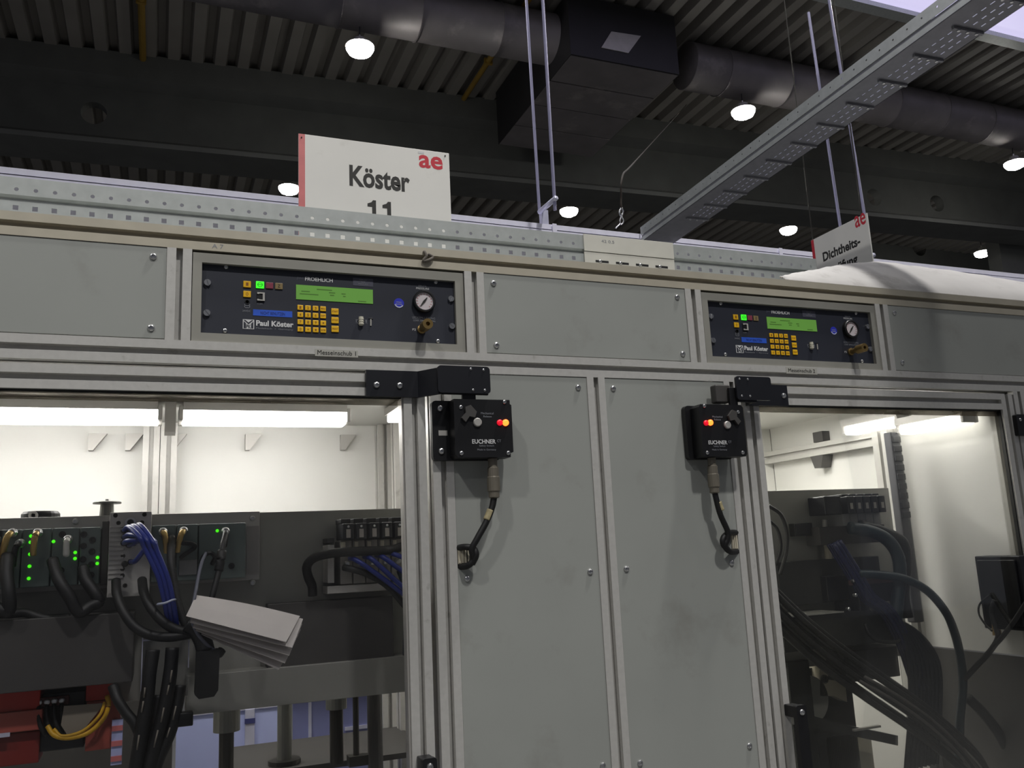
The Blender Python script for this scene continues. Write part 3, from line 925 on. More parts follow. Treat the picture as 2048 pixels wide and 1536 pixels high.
    ts = put('slot_socket', box(X(296.5), X(304.6), 11, 12, 5.6, 8.2, 0.3), BLACK, t)
    put('slot_tab', box(X(299), X(301.8), 10.4, 12, -7.8, 5.4, 0.3), mat('pale_tab', (160, 158, 152), 0.5), ts)
    put('lettering', text('PC', (X(271.5), 12, -4), 3.6, 8), GRYP, t)
    put('lettering', text('PR', (X(290), 12, -4), 3.6, 8), GRYP, t)
    # inspection sticker
    st = put('inspection_sticker', lathe([(10.1, 0), (10.1, -0.4), (2, -0.4)], (X(357.5), 12, 41.8), 'Y', 28), mat('sticker_blue', (44, 52, 190), 0.5), t, label='round blue inspection sticker')
    put('sticker_rim', prism([(X(357.5 + r * math.cos(a)), 41.8 + r * math.sin(a)) for r, a in [(9.6, math.radians(200 + 12 * i)) for i in range(12)] + [(7.4, math.radians(332 - 12 * i)) for i in range(12)]], 'Y', 11.2, 11.6), mat('sticker_white', (196, 198, 214), 0.5), st)
    put('lettering', text('GEPRÜFT', (X(351.5), 11.5, 42.6), 12, 2.2), MATS['sticker_white'], st)
    put('lettering', text('KALIBRIERT', (X(351), 11.5, 38.6), 13, 2), MATS['sticker_white'], st)
    # pressure gauge
    g = put('pressure_gauge', lathe([(22.6, 0), (22.6, -9), (21, -11), (18.6, -11), (18.4, -7), (18.3, -6.6)], (X(407.5), 12, 47), 'Y', 36), BLACK, t)
    put('dial', lathe([(18.3, 0), (18.3, -0.6), (2, -0.6)], (X(407.5), 5.6, 47), 'Y', 36), mat('dial_white', (214, 206, 208), 0.4), g)
    for i_ in range(13):
        a = math.radians(225 - 270 * i_ / 12)
        put('tick', prism([(X(407.5 + r * math.cos(a + da)), 47 + r * math.sin(a + da)) for r, da in ((16.4, -0.03), (16.4, 0.03), (13.4, 0.035), (13.4, -0.035))], 'Y', 4.6, 5.0), mat('tick_red', (190, 120, 120), 0.6), g)
    a = math.radians(52)
    nd = [(-14, -0.4), (-4, -1.7), (0, -2.1), (10, -0.5), (10, 0.5), (0, 2.1), (-4, 1.7), (-14, 0.4)]
    put('needle', prism([(X(407.5 + u * math.cos(a) - v * math.sin(a)), 47 + u * math.sin(a) + v * math.cos(a)) for u, v in nd], 'Y', 3.4, 4.4), INK, g)
    put('lettering', text('DRUCK', (X(398.4), 12, 78.8), 17, 3.6), GRYP, t)
    put('lettering', text('PRESSURE', (X(393.4), 12, 73.4), 27, 4), WHT, t)
    put('lettering', text('LECKSIMULIERUNG', (X(384), 12, 12.4), 47, 4.2), GRYP, t)
    put('lettering', text('LEAK SIMULATION', (X(386), 12, 6.8), 45, 3.8), GRYP, t)
    put('lettering', text('P2', (X(383.6), 12, -12.4), 7, 4.2), WHT, t)
    v = put('leak_valve', lathe([(9.0, 0), (9.0, -4), (6.4, -5), (6.4, -nozzle + 26), (10.4, -nozzle + 24), (10.4, -nozzle), (4.2, -nozzle), (3.6, -nozzle + 9)], (X(402), 12, -9.5), 'Y', 20), BRASS, t, label='brass leak valve')
    return t

instrument(0.0, 'left dark blue rack test instrument with green display and yellow keys', 46, False)
instrument(1090.3, 'right dark blue rack test instrument with green display, dimmer in shadow', 48, True)

# ================================================================== CABLE TRAYS ON AND BEHIND THE MACHINE
ft = thing('cable_tray', 'perforated galvanised cable tray lying along the machine top, nearest tray', 'cable tray', (500, 130, ZTOP))
TX0, TX1 = -820.0, 1500.8
TZ = 259.0
hx0 = -325.9
hp = (-14.3 - -325.9) / 10.0
hx0 -= 14 * hp
cx0, cx1 = 822.0, 1064.2
holes = []
x = hx0
while x < TX1 - 10:
    if not (cx0 - 8 < x < cx1 + 8):
        holes.append(x)
    x += hp
put('side_rail', plate(rect(TX0, TX1, 227, TZ), [circle(h, 238, 3.8, 8) for h in holes if h > TX0 + 10], 1.5, 'front', (0, 101.5, 0)), GALV, ft)
put('top_lip', box(TX0, TX1, 100, 112, TZ, TZ + 1.6), GALV, ft)
put('side_bead', prism([(101.5, 227.5), (110, 222), (110, 219), (104, 216.5), (101.5, 216.5), (108, 219), (108, 222), (100, 227)], 'X', TX0, TX1), GALV, ft)
put('lower_rail', plate(rect(TX0, TX1, 194, 217), [rect(h - 4.5, h + 4.5, 199, 208) for h in holes if h > TX0 + 10], 1.5, 'front', (0, 103.5, 0)), GALV, ft)
put('bottom_flange', prism([(102, 195), (102, 188), (96, 184), (96, 178), (300, 178), (300, 180), (104, 195)], 'X', TX0, TX1), GALV, ft)
put('rear_rail', box(TX0, TX1, 299, 301, 178, 215), GALV, ft)
for xx in (-600, 100, 800, 1300):
    put('foot', box(xx, xx + 40, 110, 290, ZTOP - 2, 178.5), GALV, ft)
cp = put('coupler_plate', box(cx0, cx1, 97.5, 99.6, 222, TZ + 4, 0.5), mat('pale_coupler', (206, 204, 194), 0.5, 0.1, 0.04, 20), ft)
c2 = put('coupler_plate', box(cx0, cx1, 98.5, 100.8, 188, 220.5, 0.5), MATS['pale_coupler'], ft)
put('hand_writing', text('42 0.5', (868.1, 97.5, 246), 34, 7), GRYP, cp)
for i in range(4):
    xx = cx0 + 28 + i * (cx1 - cx0 - 50) / 3.6
    s_ = put('coupler_slot', box(xx, xx + 34, 98.0, 98.6, 197, 202), RUB, c2)
    put('bolt', SCREW_S, None, c2, at=(xx + 12, 98.0, 199.5))
put('end_lip', box(TX1 - 2, TX1, 100, 130, 190, TZ), GALV, ft)

rt = thing('cable_tray', 'bright cable tray hanging behind the machine, running along its whole length', 'cable tray', (2000, 1400, 790))
RZ = [833.3, 814.5, 807.8]
put('side_rail', box(-1600, 5200, 1400, 1402, RZ[1] + 0, RZ[0]), TRAYW, rt)
put('top_lip', box(-1600, 5200, 1400, 1420, RZ[0], RZ[0] + 2), TRAYW, rt)
put('bead', box(-1600, 5200, 1408, 1412, RZ[2], RZ[1]), GALV, rt)
put('lower_rail', box(-1600, 5200, 1396, 1398, RZ[2] - 34, RZ[2]), TRAYW, rt)
put('tray_floor', box(-1600, 5200, 1398, 1700, RZ[2] - 36, RZ[2] - 34), TRAYW, rt)
put('rear_rail', box(-1600, 5200, 1699, 1701, RZ[2] - 34, RZ[0]), TRAYW, rt)
jx = 1378.9
put('joint_strap', box(jx - 9, jx + 9, 1392, 1396, RZ[2] - 30, RZ[0] + 4), TRAYW, rt)
jx = 2506.6
put('joint_strap', box(jx - 9, jx + 9, 1392, 1396, RZ[2] - 30, RZ[0] + 2), TRAYW, rt)

# hangers of the rear tray: cross bar with two long threaded rods
def hanger(label, px_post, bar_far, bar_near, top_far, top_near, rr):
    t = thing('tray_hanger', label, 'hanger', bar_far, 'rod hangers of the rear cable tray')
    if px_post is not None:
        put('foot_post', box(px_post[0] - 14, px_post[0] + 14, 1404, 1432, RZ[0], bar_far[2] + 6), GALV2, t)
    put('cross_bar', tube([bar_far, bar_near], 11, 6, smooth_path=False), GALV2, t)
    put('rod', cyl(bar_far, top_far, rr, seg=8), RODM, t)
    put('rod', cyl((bar_near[0], bar_near[1] + 15, bar_near[2] - 45), top_near, rr, seg=8), RODM, t)
bz = (1342.7, 1418.0, 893.3)[2]
hanger('hanger with two thin bright rods beside the sign with a number', (1345.1, 1418.0, 859.2), (1327.0, 1418.0, 891.6), (1334.2, 1273.3, 893.3), (1321.3, 1418.0, 1872.6), ((1334.2, 1273.3, 893.3)[0] + ((1321.3, 1418.0, 1872.6)[0] - (1327.0, 1418.0, 891.6)[0]), (1334.2, 1273.3, 893.3)[1], (1321.3, 1418.0, 1872.6)[2]), 6.5)
hanger('hanger with two thin bright rods going up behind the sloping cable tray', None, (2902.7, 1418.0, 795.7), (2898.4, 1240.0, 783.8), (2865.3, 1418.0, 2111.7), (2826.7, 1240.0, 2070.8), 7.0)

# tray that crosses overhead
F, Nn = (1780.6, 1365.4, 800.0), (1710.3, -289.5, 800.0)
F2, N2 = (1926.4, 1364.4, 800.0), (1860.7, -301.1, 800.0)
dF = Vector((F[0], F[1], 0))
ddir = (Vector((Nn[0], Nn[1], 0)) - dF).normalized()
side = Vector((-ddir.y, ddir.x, 0))
if side.x < 0:
    side = -side
LEN = 2650.0
WD = ((Vector((F2[0], F2[1], 0)) - dF).dot(side) + (Vector((N2[0], N2[1], 0)) - dF).dot(side)) / 2
ot = thing('cable_tray', 'perforated cable tray crossing overhead towards the viewer, seen from below', 'cable tray', (dF.x, dF.y, 800))
def along(s_, w_, z):            # s along the tray towards the viewer, w across it
    p = dF + ddir * s_ + side * w_
    return (p.x, p.y, z)
def slab(s0, s1, w0, w1, z0, z1):
    bm = bmesh.new()
    v_ = [bm.verts.new(W3(along(s_, w_, z))) for s_ in (s0, s1) for w_ in (w0, w1) for z in (z0, z1)]
    for f in [(0, 1, 3, 2), (4, 6, 7, 5), (0, 4, 5, 1), (2, 3, 7, 6), (0, 2, 6, 4), (1, 5, 7, 3)]:
        bm.faces.new([v_[i] for i in f])
    return bm
fm = Matrix(((ddir.x, side.x, 0, dF.x / 1000), (ddir.y, side.y, 0, dF.y / 1000), (0, 0, 1, (800 + ZB) / 1000), (0, 0, 0, 1)))
slots = []
rung = [((1812.8, 1106.3, 800.0), ), ((1798.1, -194.0, 800.0), )]
r0 = (Vector((1812.8, 1106.3, 800.0)[:2] + (0,)) - dF).dot(ddir)
r1 = (Vector((1798.1, -194.0, 800.0)[:2] + (0,)) - dF).dot(ddir)
rp_ = (r1 - r0) / 10.0
k = 0
while r0 + k * rp_ < LEN - 60:
    base_ = r0 + k * rp_
    for j in range(4):
        s_ = base_ + rp_ * (0.2 + 0.2 * j)
        for w_ in (WD * 0.42, WD * 0.62, WD * 0.8):
            slots.append(rect(s_ - rp_ * 0.06, s_ + rp_ * 0.06, w_ - 2.6, w_ + 2.6))
    k += 1
cu_me = plate(rect(-30, LEN, 0, WD), slots, 1.5, 'up', (0, 0, -ZB))
cu_me.transform(fm)
STEELB = mat('dark_galvanised_steel', (120, 120, 128), 0.45, 0.4, 0.08, 40)
put('tray_floor', cu_me, STEELB, ot)
holes2 = []
s_ = 10.0
while s_ < LEN - 20:
    holes2.append(circle(s_, 46, 3.2, 6))
    s_ += 50.0
rail_me = plate(rect(-30, LEN, 26, 62), holes2, 1.5, 'up', (0, 0, -ZB))
rail_me.transform(Matrix(((ddir.x, 0, -side.x, dF.x / 1000), (ddir.y, 0, -side.y, dF.y / 1000), (0, 1, 0, (800 + ZB) / 1000), (0, 0, 0, 1))))
put('side_rail', rail_me, GALV, ot)
put('side_bead', slab(-30, LEN, 3, 6, 816, 827), STEELB, ot)
put('lower_rail', slab(-30, LEN, 0, 2, 800, 817), GALV, ot)
put('far_side_rail', slab(-30, LEN, WD - 2, WD, 800, 862), GALV2, ot)
for i in range(k):
    s0 = r0 + i * rp_
    b_ = put('rung', slab(s0 - 4, s0 + 4, WD * 0.3, WD - 4, 793, 799.5), mat('rung_steel', (128, 128, 134), 0.5, 0.3), ot)
    for w_ in (WD * 0.42, WD * 0.62, WD * 0.82):
        p = along(s0, w_, 793)
        put('bolt', lathe([(5, 0), (4.2, -3.5), (2, -4)], p, 'Z', 8), STEEL, b_)

# chain dangling from a thin cable
ch = thing('hanging_cable', 'thin dark cable ending in bright metal links, left of the sloping tray', 'cable', (1931.4, 1800.0, 1066.9))
put('cable', tube([(7989.8, 9600.0, 6780.1), (4325.6, 5200.0, 3407.8), (2497.0, 2600.0, 1776.3), (1985.1, 1850.0, 1319.4), (1936.9, 1800.0, 1168.7), (1935.9, 1800.0, 1123.0)], 5, 6, 6), mat('dull_brown_cable', (40, 32, 24), 0.9), ch)
put('link', tube([(1936.7, 1800.0, 1133.2), (1942.9, 1800.0, 1108.5), (1930.1, 1800.0, 1084.4), (1923.7, 1800.0, 1106.5), (1936.7, 1800.0, 1133.2)], 4, 6, 4), STEEL, ch)
put('link', tube([(1933.0, 1800.0, 1087.3), (1941.7, 1800.0, 1060.5), (1926.8, 1800.0, 1043.8), (1923.0, 1800.0, 1063.6), (1933.0, 1800.0, 1087.3)], 3.5, 6, 4), STEEL, ch)
put('link', tube([(1924.5, 1800.0, 1048.6), (1909.9, 1800.0, 1034.6), (1895.3, 1800.0, 1020.6)], 4, 6, 4), STEEL, ch)

# ================================================================== SIGNS
sx0, sx1, szt = 190.7, 536.6, 471.8
sg = thing('hanging_sign', 'white sign board with a name and a number standing behind the near cable tray', 'sign', ((sx0 + sx1) / 2, 200, 168))
put('board', box(sx0, sx1, 200, 204, 168, szt, 0.6), SIGN, sg)
rs = put('edge_strip', box(sx0, 204.5, 199.5, 200, 168, szt - 0.5), REDF, sg, label='faded red strip')
for pp in ((197.1, 200.0, 462.8), (526.6, 200.0, 463.7)):
    put('pin', lathe([(1.8, 0), (1.5, -1.5)], (pp[0], 199.5, pp[2]), 'Y', 8), INK, sg)
a_ = (301.5, 200.0, 363.1)
b_ = (439.8, 200.0, 365.1)
c_ = (302.1, 200.0, 408.3)
put('lettering', text('Köster', (a_[0], 200, a_[2] - 1), b_[0] - a_[0], (c_[2] - a_[2]) * 1.12, bold=0.03), INK, sg)
d_ = (360.6, 200.0, 334.4)
cap = (c_[2] - a_[2])
for p0_, p1_ in ((341.2, 360.4), (375.1, 394.6)):
    zt1 = d_[2]
    w1 = p1_ - p0_
    put('lettering', prism([(p1_, zt1), (p1_ - w1 * 0.34, zt1), (p1_ - w1 * 0.55, zt1 - cap * 0.12), (p0_, zt1 - cap * 0.2), (p0_, zt1 - cap * 0.36), (p1_ - w1 * 0.46, zt1 - cap * 0.36), (p1_ - w1 * 0.46, zt1 - cap), (p1_, zt1 - cap)], 'Y', 199.7, 200), INK, sg)
e_ = (462.7, 200.0, 427.9)
f_ = (520.3, 200.0, 459.1)
put('emblem', text('ae', (e_[0], 200, e_[2] - 1), f_[0] - e_[0], f_[2] - e_[2] + 1, bold=0.025), RED, sg)
put('scuff', box(461.3, 475.7, 199.6, 200, szt - 10, szt - 5), WHT, sg)

SX = 2250.0
q0, q1 = (2250.0, 920.5, 674.9), (2250.0, 630.4, 678.0)
szt = (q0[2] + q1[2]) / 2
sg2 = thing('hanging_sign', 'white sign board turned edgewise to the machine, two lines of lettering, above the dusty sheet', 'sign', (SX, (q0[1] + q1[1]) / 2, szt - 330))
put('board', box(SX, SX + 5, q1[1], q0[1], szt - 330, szt, 0.6), SIGN, sg2)
put('edge_strip', box(SX - 0.5, SX, q0[1] - 14, q0[1], szt - 329, szt - 1), RED, sg2, label='red strip')
a_, b_, c_ = (2250.0, 868.0, 571.8), (2250.0, 676.5, 575.7), (2250.0, 867.6, 607.6)
wd_ = a_[1] - b_[1]
put('lettering', text('Dichtheits-', (SX, a_[1], a_[2]), wd_, (c_[2] - a_[2]) * 1.02, 'left', bold=0.035), INK, sg2)
g_ = (2250.0, 707.1, 510.3)
put('lettering', text('prüfung', (SX, a_[1] - wd_ * 0.16, a_[2] - (c_[2] - a_[2]) * 1.95), wd_ * 0.72, (c_[2] - a_[2]) * 1.3, 'left', bold=0.035), INK, sg2)
e_, f_ = (2250.0, 690.2, 641.8), (2250.0, 638.2, 660.2)
put('emblem', text('ae', (SX, e_[1], e_[2] - 2), e_[1] - f_[1], (f_[2] - e_[2]) + 26, 'left', bold=0.015), RED, sg2)
for yy in (q0[1] - 8, q1[1] + 25):
    put('wire', cyl((SX + 2, yy, szt - 4), (SX + 2, yy, DZ if yy > 800 else 3000), 2.5, seg=6), ROD, sg2)
put('wire_hook', cyl((SX + 2, q1[1] + 25, 3000), (SX + 2, q1[1] + 25, DZ), 2.5, seg=6), ROD, sg2)

# dusty sheet bulging up on the machine roof
bm = bmesh.new()
top = [(1313.0, 25.0, 170.4), (1386.6, 55.0, 194.6), (1465.8, 85.0, 217.0), (1621.5, 200.0, 273.7), (1763.6, 290.0, 319.0), (1854.8, 300.0, 332.8), (1958.0, 300.0, 330.1), (2089.1, 300.0, 327.6), (2224.4, 300.0, 321.6), (2375.1, 300.0, 311.2), (2452.5, 300.0, 304.9), (2570.6, 300.0, 316.7), (2811.3, 300.0, 310.8), (3063.9, 300.0, 291.5)]
prev = None
for i, tp_ in enumerate(spline(top, 4)):
    col_ = []
    for j in range(9):
        u = j / 8.0
        y = 6 + (tp_[1] - 6) * u
        z = ZTOP + 0.8 + (tp_[2] - ZTOP - 1) * math.sin(u * math.pi / 2) ** 0.9 + (1.4 * math.sin(i * 1.7 + j * 2.1) if 0 < j < 8 else 0)
        col_.append(bm.verts.new(W3((tp_[0], y, z))))
    if prev:
        for j in range(8):
            bm.faces.new([prev[j], col_[j], col_[j + 1], prev[j + 1]])
    prev = col_
r_ = bmesh.ops.extrude_face_region(bm, geom=bm.faces[:])
bmesh.ops.translate(bm, verts=[v for v in r_['geom'] if isinstance(v, bmesh.types.BMVert)], vec=(0, 0.0015, 0.004))
ds = centred('dusty_sheet', bm, SHEET, True)
tag(ds, 'dusty pale sheet bulging up on the right end of the machine roof', 'sheet')
# scrap of rag and fluff on the top rail
rg = centred('cobweb_scrap', tube([(407.9, -2.0, 149.6), (411.9, -5.0, 138.4), (404.9, -3.0, 128.0), (416.6, -6.0, 130.1), (425.7, -4.0, 137.9), (415.8, -3.0, 143.7)], 3.2, 6, 5), mat('grey_fluff', (112, 106, 98), 0.95, 0, 0.2, 60))
tag(rg, 'small grey scrap of fluff hanging off the top rail, above the left display', 'scrap')

# ================================================================== LEFT CELL, BEHIND THE GLASS
def lamp_box(t, x0, x1, y0, y1, z0, z1, m):
    put('lamp_housing', box(x0, x1, y0, y1, z1, z1 + 24), PLATEL, t)
    put('lamp_end', box(x0 - 10, x0, y0, y1, z0 + 4, z1 + 10, 2), PLATEL, t)
    put('lamp_end', box(x1, x1 + 10, y0, y1, z0 + 4, z1 + 10, 2), PLATEL, t)
    put('lamp_tube', prism([(y0 + 4, z1), (y1 - 4, z1), (y1 - 12, z0 + 6), (y1 - 28, z0), (y0 + 28, z0), (y0 + 12, z0 + 6)], 'X', x0, x1), m, t)
LZ = -114.3
lt = thing('cell_lamp', 'long bright white lamp under the left cell ceiling, left of the white double post', 'lamp', (-400, 610, LZ))
lamp_box(lt, -690, -71.5 - 8, 560, 660, LZ, CELL - 26, TUBE)
lt = thing('cell_lamp', 'long bright white lamp under the left cell ceiling, right of the white double post', 'lamp', (200, 610, LZ))
lamp_box(lt, -31.6 + 8, 362.6, 560, 660, LZ, CELL - 26, TUBE)
put('lamp_bracket', box(-64.1, -39.7, 575, 645, LZ - 22, CELL), PLATEL, mach)
lt = thing('cell_lamp', 'short bright lamp at the right end of the left cell, running away from the door', 'lamp', (500, 500, -92.6))
zz_ = -93.6
put('lamp_housing', box(478, 522, 330, 640, zz_ + 12, zz_ + 30), PLATEL, lt)
put('lamp_tube', box(482, 518, 340, 630, zz_ - 8, zz_ + 12, 4), TUBE2, lt)

fx = thing('press_fixture', 'heavy grey press plate with crossbeams and guide columns behind the left door', 'machine', (0, 320, -1400))
PT = -344.7
PBT = -733.0
put('mounting_plate', box(-712, 534, 300, 330, -696.8, PT, 1), PLATE, fx)
put('lower_plate', box(-13.2, 534, 250, 330, -726.3, -654.4, 1), PLATE, fx)
put('crossbeam', box(-700, -106.7, 180, 298, -647.1, -525.1, 1.5), PLATED, fx)
put('crossbeam', box(137.5, 395.6, 262, 299, -658.1, -530.9, 1.5), PLATED, fx)
zb_ = PBT
# guide columns below the plate
def gcol(xc, y, r, z0, z1, m, collar=None, name='guide_column'):
    c = put(name, cyl((xc, y, z0), (xc, y, z1), r, seg=18), m, fx)
    if collar:
        put('collar', cyl((xc, y, collar[1]), (xc, y, z1), collar[0], seg=20), COLM, c)
y_ = 420
gcol(73.2, 420, (88.3 - 58.3) / 2, -1500, PBT + 20, ROD, ((99.9 - 45.7) / 2, -791.5))
gcol(204.8, 520, (220.2 - 188.3) / 2, -1500, PBT + 20, COLM)
put('column_base', cyl((204.8, 520, -901.8), (204.8, 520, -882.8), 36, seg=20), ROD, fx)
gcol(303.0, 420, (318.4 - 288.9) / 2, -884.4, PBT + 20, ROD, ((325.6 - 279.4) / 2, -771.6))
gcol(337.7, 380, 6.5, -866.9, PBT + 20, ROD, None, 'push_rod')
gcol(388.5, 420, (405.4 - 371.6) / 2, -1500, PBT + 20, PLATED)
put('rod_clamp', prism([(319.7, -885.1), (360.9, -885.1), (360.9, -864.9), (319.7, -864.9)], 'Y', 365, 395, 3), ROD, fx)
put('bench_plate', box(97.2, 534, 470, 780, -905, -892.9), PLATED, fx)

# backdrop boards under the plate, bluish daylight painted into their colour
bb = thing('daylight_backdrop', 'backdrop board tinted like bluish daylight, with a clamp, low under the press plate', 'board', (20, 1100, -1500))
put('board_sheet', box(-10.9, 262.1, 1100, 1110, -1500, -857.5), BACKP, bb)
put('frame_edge', box(-10.9, 262.1, 1092, 1100, -857.5, -846.8), GALV2, bb)
cl = put('clamp', box(170.3, 196.1, 1086, 1100, -993.9, -855.0, 1), GALV2, bb)
put('clamp_band', box(168.6, 197.0, 1082, 1087, -893.3, -879.9), mat('dark_blue_band', (54, 58, 110), 0.5), cl)
put('clamp_band', box(168.6, 197.0, 1082, 1087, -987.8, -974.5), MATS['dark_blue_band'], cl)
bb2 = thing('daylight_backdrop', 'darker violet-blue daylight backdrop board low behind the guide columns', 'board', (250, 1150, -1500))
put('board_sheet', box(311.1, 539.1, 1150, 1158, -1500, -855.1 + 30), mat('violet_daylight_tone', (128, 132, 178), 0.5, 0, 0.1, 4, dirt=(100, 100, 140), dirt_scale=4), bb2)
put('board_rib', box(355.2, 363.9, 1144, 1150, -1500, -854.5), GALV2, bb2)
put('board_rib', box(462.7, 530.6, 1144, 1150, -955.6, -945.6), GALV2, bb2)

# valve and bus terminal on the plate
bt = thing('bus_terminal', 'dark grey-green fieldbus terminal with green lights and round plugs on the left plate', 'terminal', (-100, 230, -477.3))
put('carrier_rail', box(-705, 123.3, 284, 299.5, -481.8, -343.4, 1), PLATEL, bt)
screw(bt, (-219.1, 284.0, -353.3), SCREW); screw(bt, (108.7, 284.0, -356.8), SCREW); screw(bt, (109.9, 284.0, -487.0), SCREW)
MF = 225.0
mods = [(-330, -349.5), (-347.9, -300.6), (-299.8, -252.2), (-251.3, -206.0), (-205.1, -169.8)]
zt_, zb_ = -367.3, -472.3
for a_, b_ in mods:
    put('terminal_module', box(a_, b_ - 1, MF, 284, zb_, zt_, 2), MODG, bt)
put('end_block', box(-169.5, -157.6, 235, 284, zb_ - 3, -356.2, 1), PLATED, bt)
for a_, b_, m_ in ((-82.5, -38.0, MODG), (-37.1, 1.9, MODG), (2.8, 91.4, MODG)):
    put('terminal_module', box(a_, b_ - 1, MF, 284, -475.3, -368.1, 2), m_, bt)
put('module_cover', box(-32.3, 0.3, 222, 226, -464.6, -436.2, 1), MODL, bt)
put('rail_window', box(97.1, 121.8, 281, 284.2, -470.0, -373.2), mat('pale_plate_face', (150, 146, 144), 0.4, 0.2), bt)
def led(px_):
    put('green_light', lathe([(3.2, 0), (3, -1.5), (1, -2)], px_, 'Y', 10), LEDG, bt)
for p in ((-286.2, 224.5, -380.1), (-286.5, 224.5, -391.3), (-286.2, 224.5, -412.8), (-285.9, 224.5, -434.3), (-286.0, 224.5, -456.0), (-249.2, 224.5, -391.5), (-212.4, 224.5, -413.1), (-212.3, 224.5, -424.0), (-174.7, 224.5, -424.0), (-174.7, 224.5, -434.9), (36.6, 224.5, -382.4)):
    led(p)
def jack(p, r=6.0):
    put('socket_ring', lathe([(r, 0), (r, -2.5), (r * 0.62, -2.5), (r * 0.55, -0.5)], p, 'Y', 14), BLACK, bt)
for p in ((-235.0, 225.0, -379.3), (-199.2, 225.0, -380.7), (-184.4, 225.0, -391.4), (-199.1, 225.0, -401.8), (-184.4, 225.0, -412.5), (-199.0, 225.0, -426.4), (-184.3, 225.0, -436.3), (-198.2, 225.0, -443.7), (-184.4, 225.0, -455.4), (-234.5, 225.0, -444.5), (-10.4, 225.0, -451.7), (64.2, 225.0, -451.7)):
    jack(p)
def m12(px_, z_drop, m_, lean=0.0, L_=30):
    x, y, z = px_
    put('round_plug', lathe([(3, 2), (7.5, 0), (8.2, -4), (8.2, -12), (6.8, -14), (6.8, -24), (5.5, -26)], (x, y, z), 'Y', 14), STEEL, bt)
    put('plug_sleeve', tube([(x, y - 22, z), (x + lean * 8, y - 34, z - 8), (x + lean * 16, y - 30, z - 28), (x + lean * 18, y - 26, z - L_ - 10)], 5.6, 8, 5), m_, bt)
GOLD = mat('gold_sleeve', (190, 160, 96), 0.4, 0.6, 0.08, 30)
m12((-314.5, 224.0, -373.6), 0, GOLD, -0.6, 34); m12((-274.3, 224.0, -375.1), 0, GOLD, -0.2); m12((-224.6, 224.0, -388.9), 0, mat('white_plug', (226, 224, 216), 0.4), 0, 10)
m12((-62.4, 224.0, -381.1), 0, GOLD, 0.4); m12((-25.6, 224.0, -380.6), 0, GOLD, -0.6); m12((-301.5, 224.0, -393.0), 0, BLACK, -0.4); m12((51.1, 224.0, -384.4), 0, RUB, -0.2, 12); m12((-339.9, 224.0, -385.1), 0, GOLD, 0.3)

vm = thing('valve_manifold', 'silver-grey valve manifold block with small holes, blue hoses plugged into it', 'valve', ((-156.4 + -84.4) / 2, 205, -495.1))
vx0, vx1 = -155.6, -83.5
vz0, vz1 = -497.8, -342.4
vh = [(-146.0, 205.0, -348.2), (-96.0, 205.0, -347.8), (-140.4, 205.0, -362.3), (-99.9, 205.0, -362.7), (-130.6, 205.0, -423.5), (-130.7, 205.0, -447.2), (-130.3, 205.0, -459.1), (-125.4, 205.0, -477.5)]
put('manifold_body', box(vx0, vx1, 205, 283.5, vz0, vz1, 1), PLATEL, vm)
for p in vh:
    put('port', lathe([(4.0, 0), (4.0, -0.8), (2.6, -0.8), (2.4, 0)], (p[0], 205, p[2]), 'Y', 12), ROD, vm)
p = (-119.8, 205.0, -362.0)
put('port', lathe([(9.5, 0), (9.5, -1.5), (6, -1.5), (5.6, 0.4)], (p[0], 205, p[2]), 'Y', 18), STEEL, vm)
put('port_hole', lathe([(5.4, 0.2), (5.4, -0.4)], (p[0], 205, p[2]), 'Y', 16), BLACK, vm)
for i in range(12):
    zz = vz0 + 34 + i * 8.5
    put('fin', box(vx0 + 1, vx0 + 26, 202.5, 205, zz, zz + 4.5), PLATEL, vm)
for p in ((-130.5, 204.0, -375.6), (-122.0, 204.0, -374.1), (-111.7, 204.0, -372.6), (-129.2, 204.0, -388.6), (-118.1, 204.0, -387.2), (-129.7, 204.0, -399.7), (-121.0, 204.0, -403.7), (-112.5, 204.0, -400.4), (-126.7, 204.0, -438.3), (-116.5, 204.0, -435.2)):
    put('push_fitting', lathe([(6.0, 0), (6.0, -12), (5, -16), (3.5, -18)], p, 'Y', 12), BLACK, vm)
# blue hoses from the manifold, bundled and sweeping down
ends = []
starts = [(-129.9, 188.0, -376.3), (-121.5, 188.0, -374.7), (-111.3, 188.0, -373.2), (-128.7, 188.0, -389.1), (-117.7, 188.0, -387.7), (-129.1, 188.0, -400.1), (-120.5, 188.0, -404.1), (-112.1, 188.0, -400.8), (-116.1, 188.0, -435.2)]
mid1 = (-82.0, 120.0, -416.1); mid2 = (-60.7, 120.0, -465.6); end_ = (-42.3, 150.0, -551.4)
for i, st_ in enumerate(starts):
    r_ = i % 3 - 1
    q_ = i // 3 - 1
    off = lambda k_: (r_ * 8.5 * k_, q_ * 9.0, -r_ * 3)
    def add3(a, b): return (a[0] + b[0], a[1] + b[1], a[2] + b[2])
    h = put('air_hose', tube([st_, (st_[0] + 10, st_[1] - 40, st_[2] + 3), add3((-90.9, 118.0, -396.3), off(1.2)), add3(mid1, off(1.2)), add3(mid2, off(1)), add3((-49.5, 130.0, -510.4), off(0.9)), add3(end_, off(0.9))], 4.6, 8, 6), BLUEH, None)
    ends.append(h)
hb = thing('hose_bundle', 'bundle of thin blue air hoses sweeping down from the silver manifold block', 'hoses', (-56.4, 120.0, -505.2))
for h in ends:
    h.parent = hb
    h.location = -hb.location
put('cable_tie', tube([(-67.8, 88.0, -510.2), (-56.5, 84.0, -509.1), (-44.3, 92.0, -505.0), (-39.5, 130.0, -506.6), (-56.0, 150.0, -512.5), (-67.8, 130.0, -512.7), (-67.8, 88.0, -510.2)], 2.0, 6, 4), mat('cable_tie_white', (170, 176, 196), 0.5), hb)

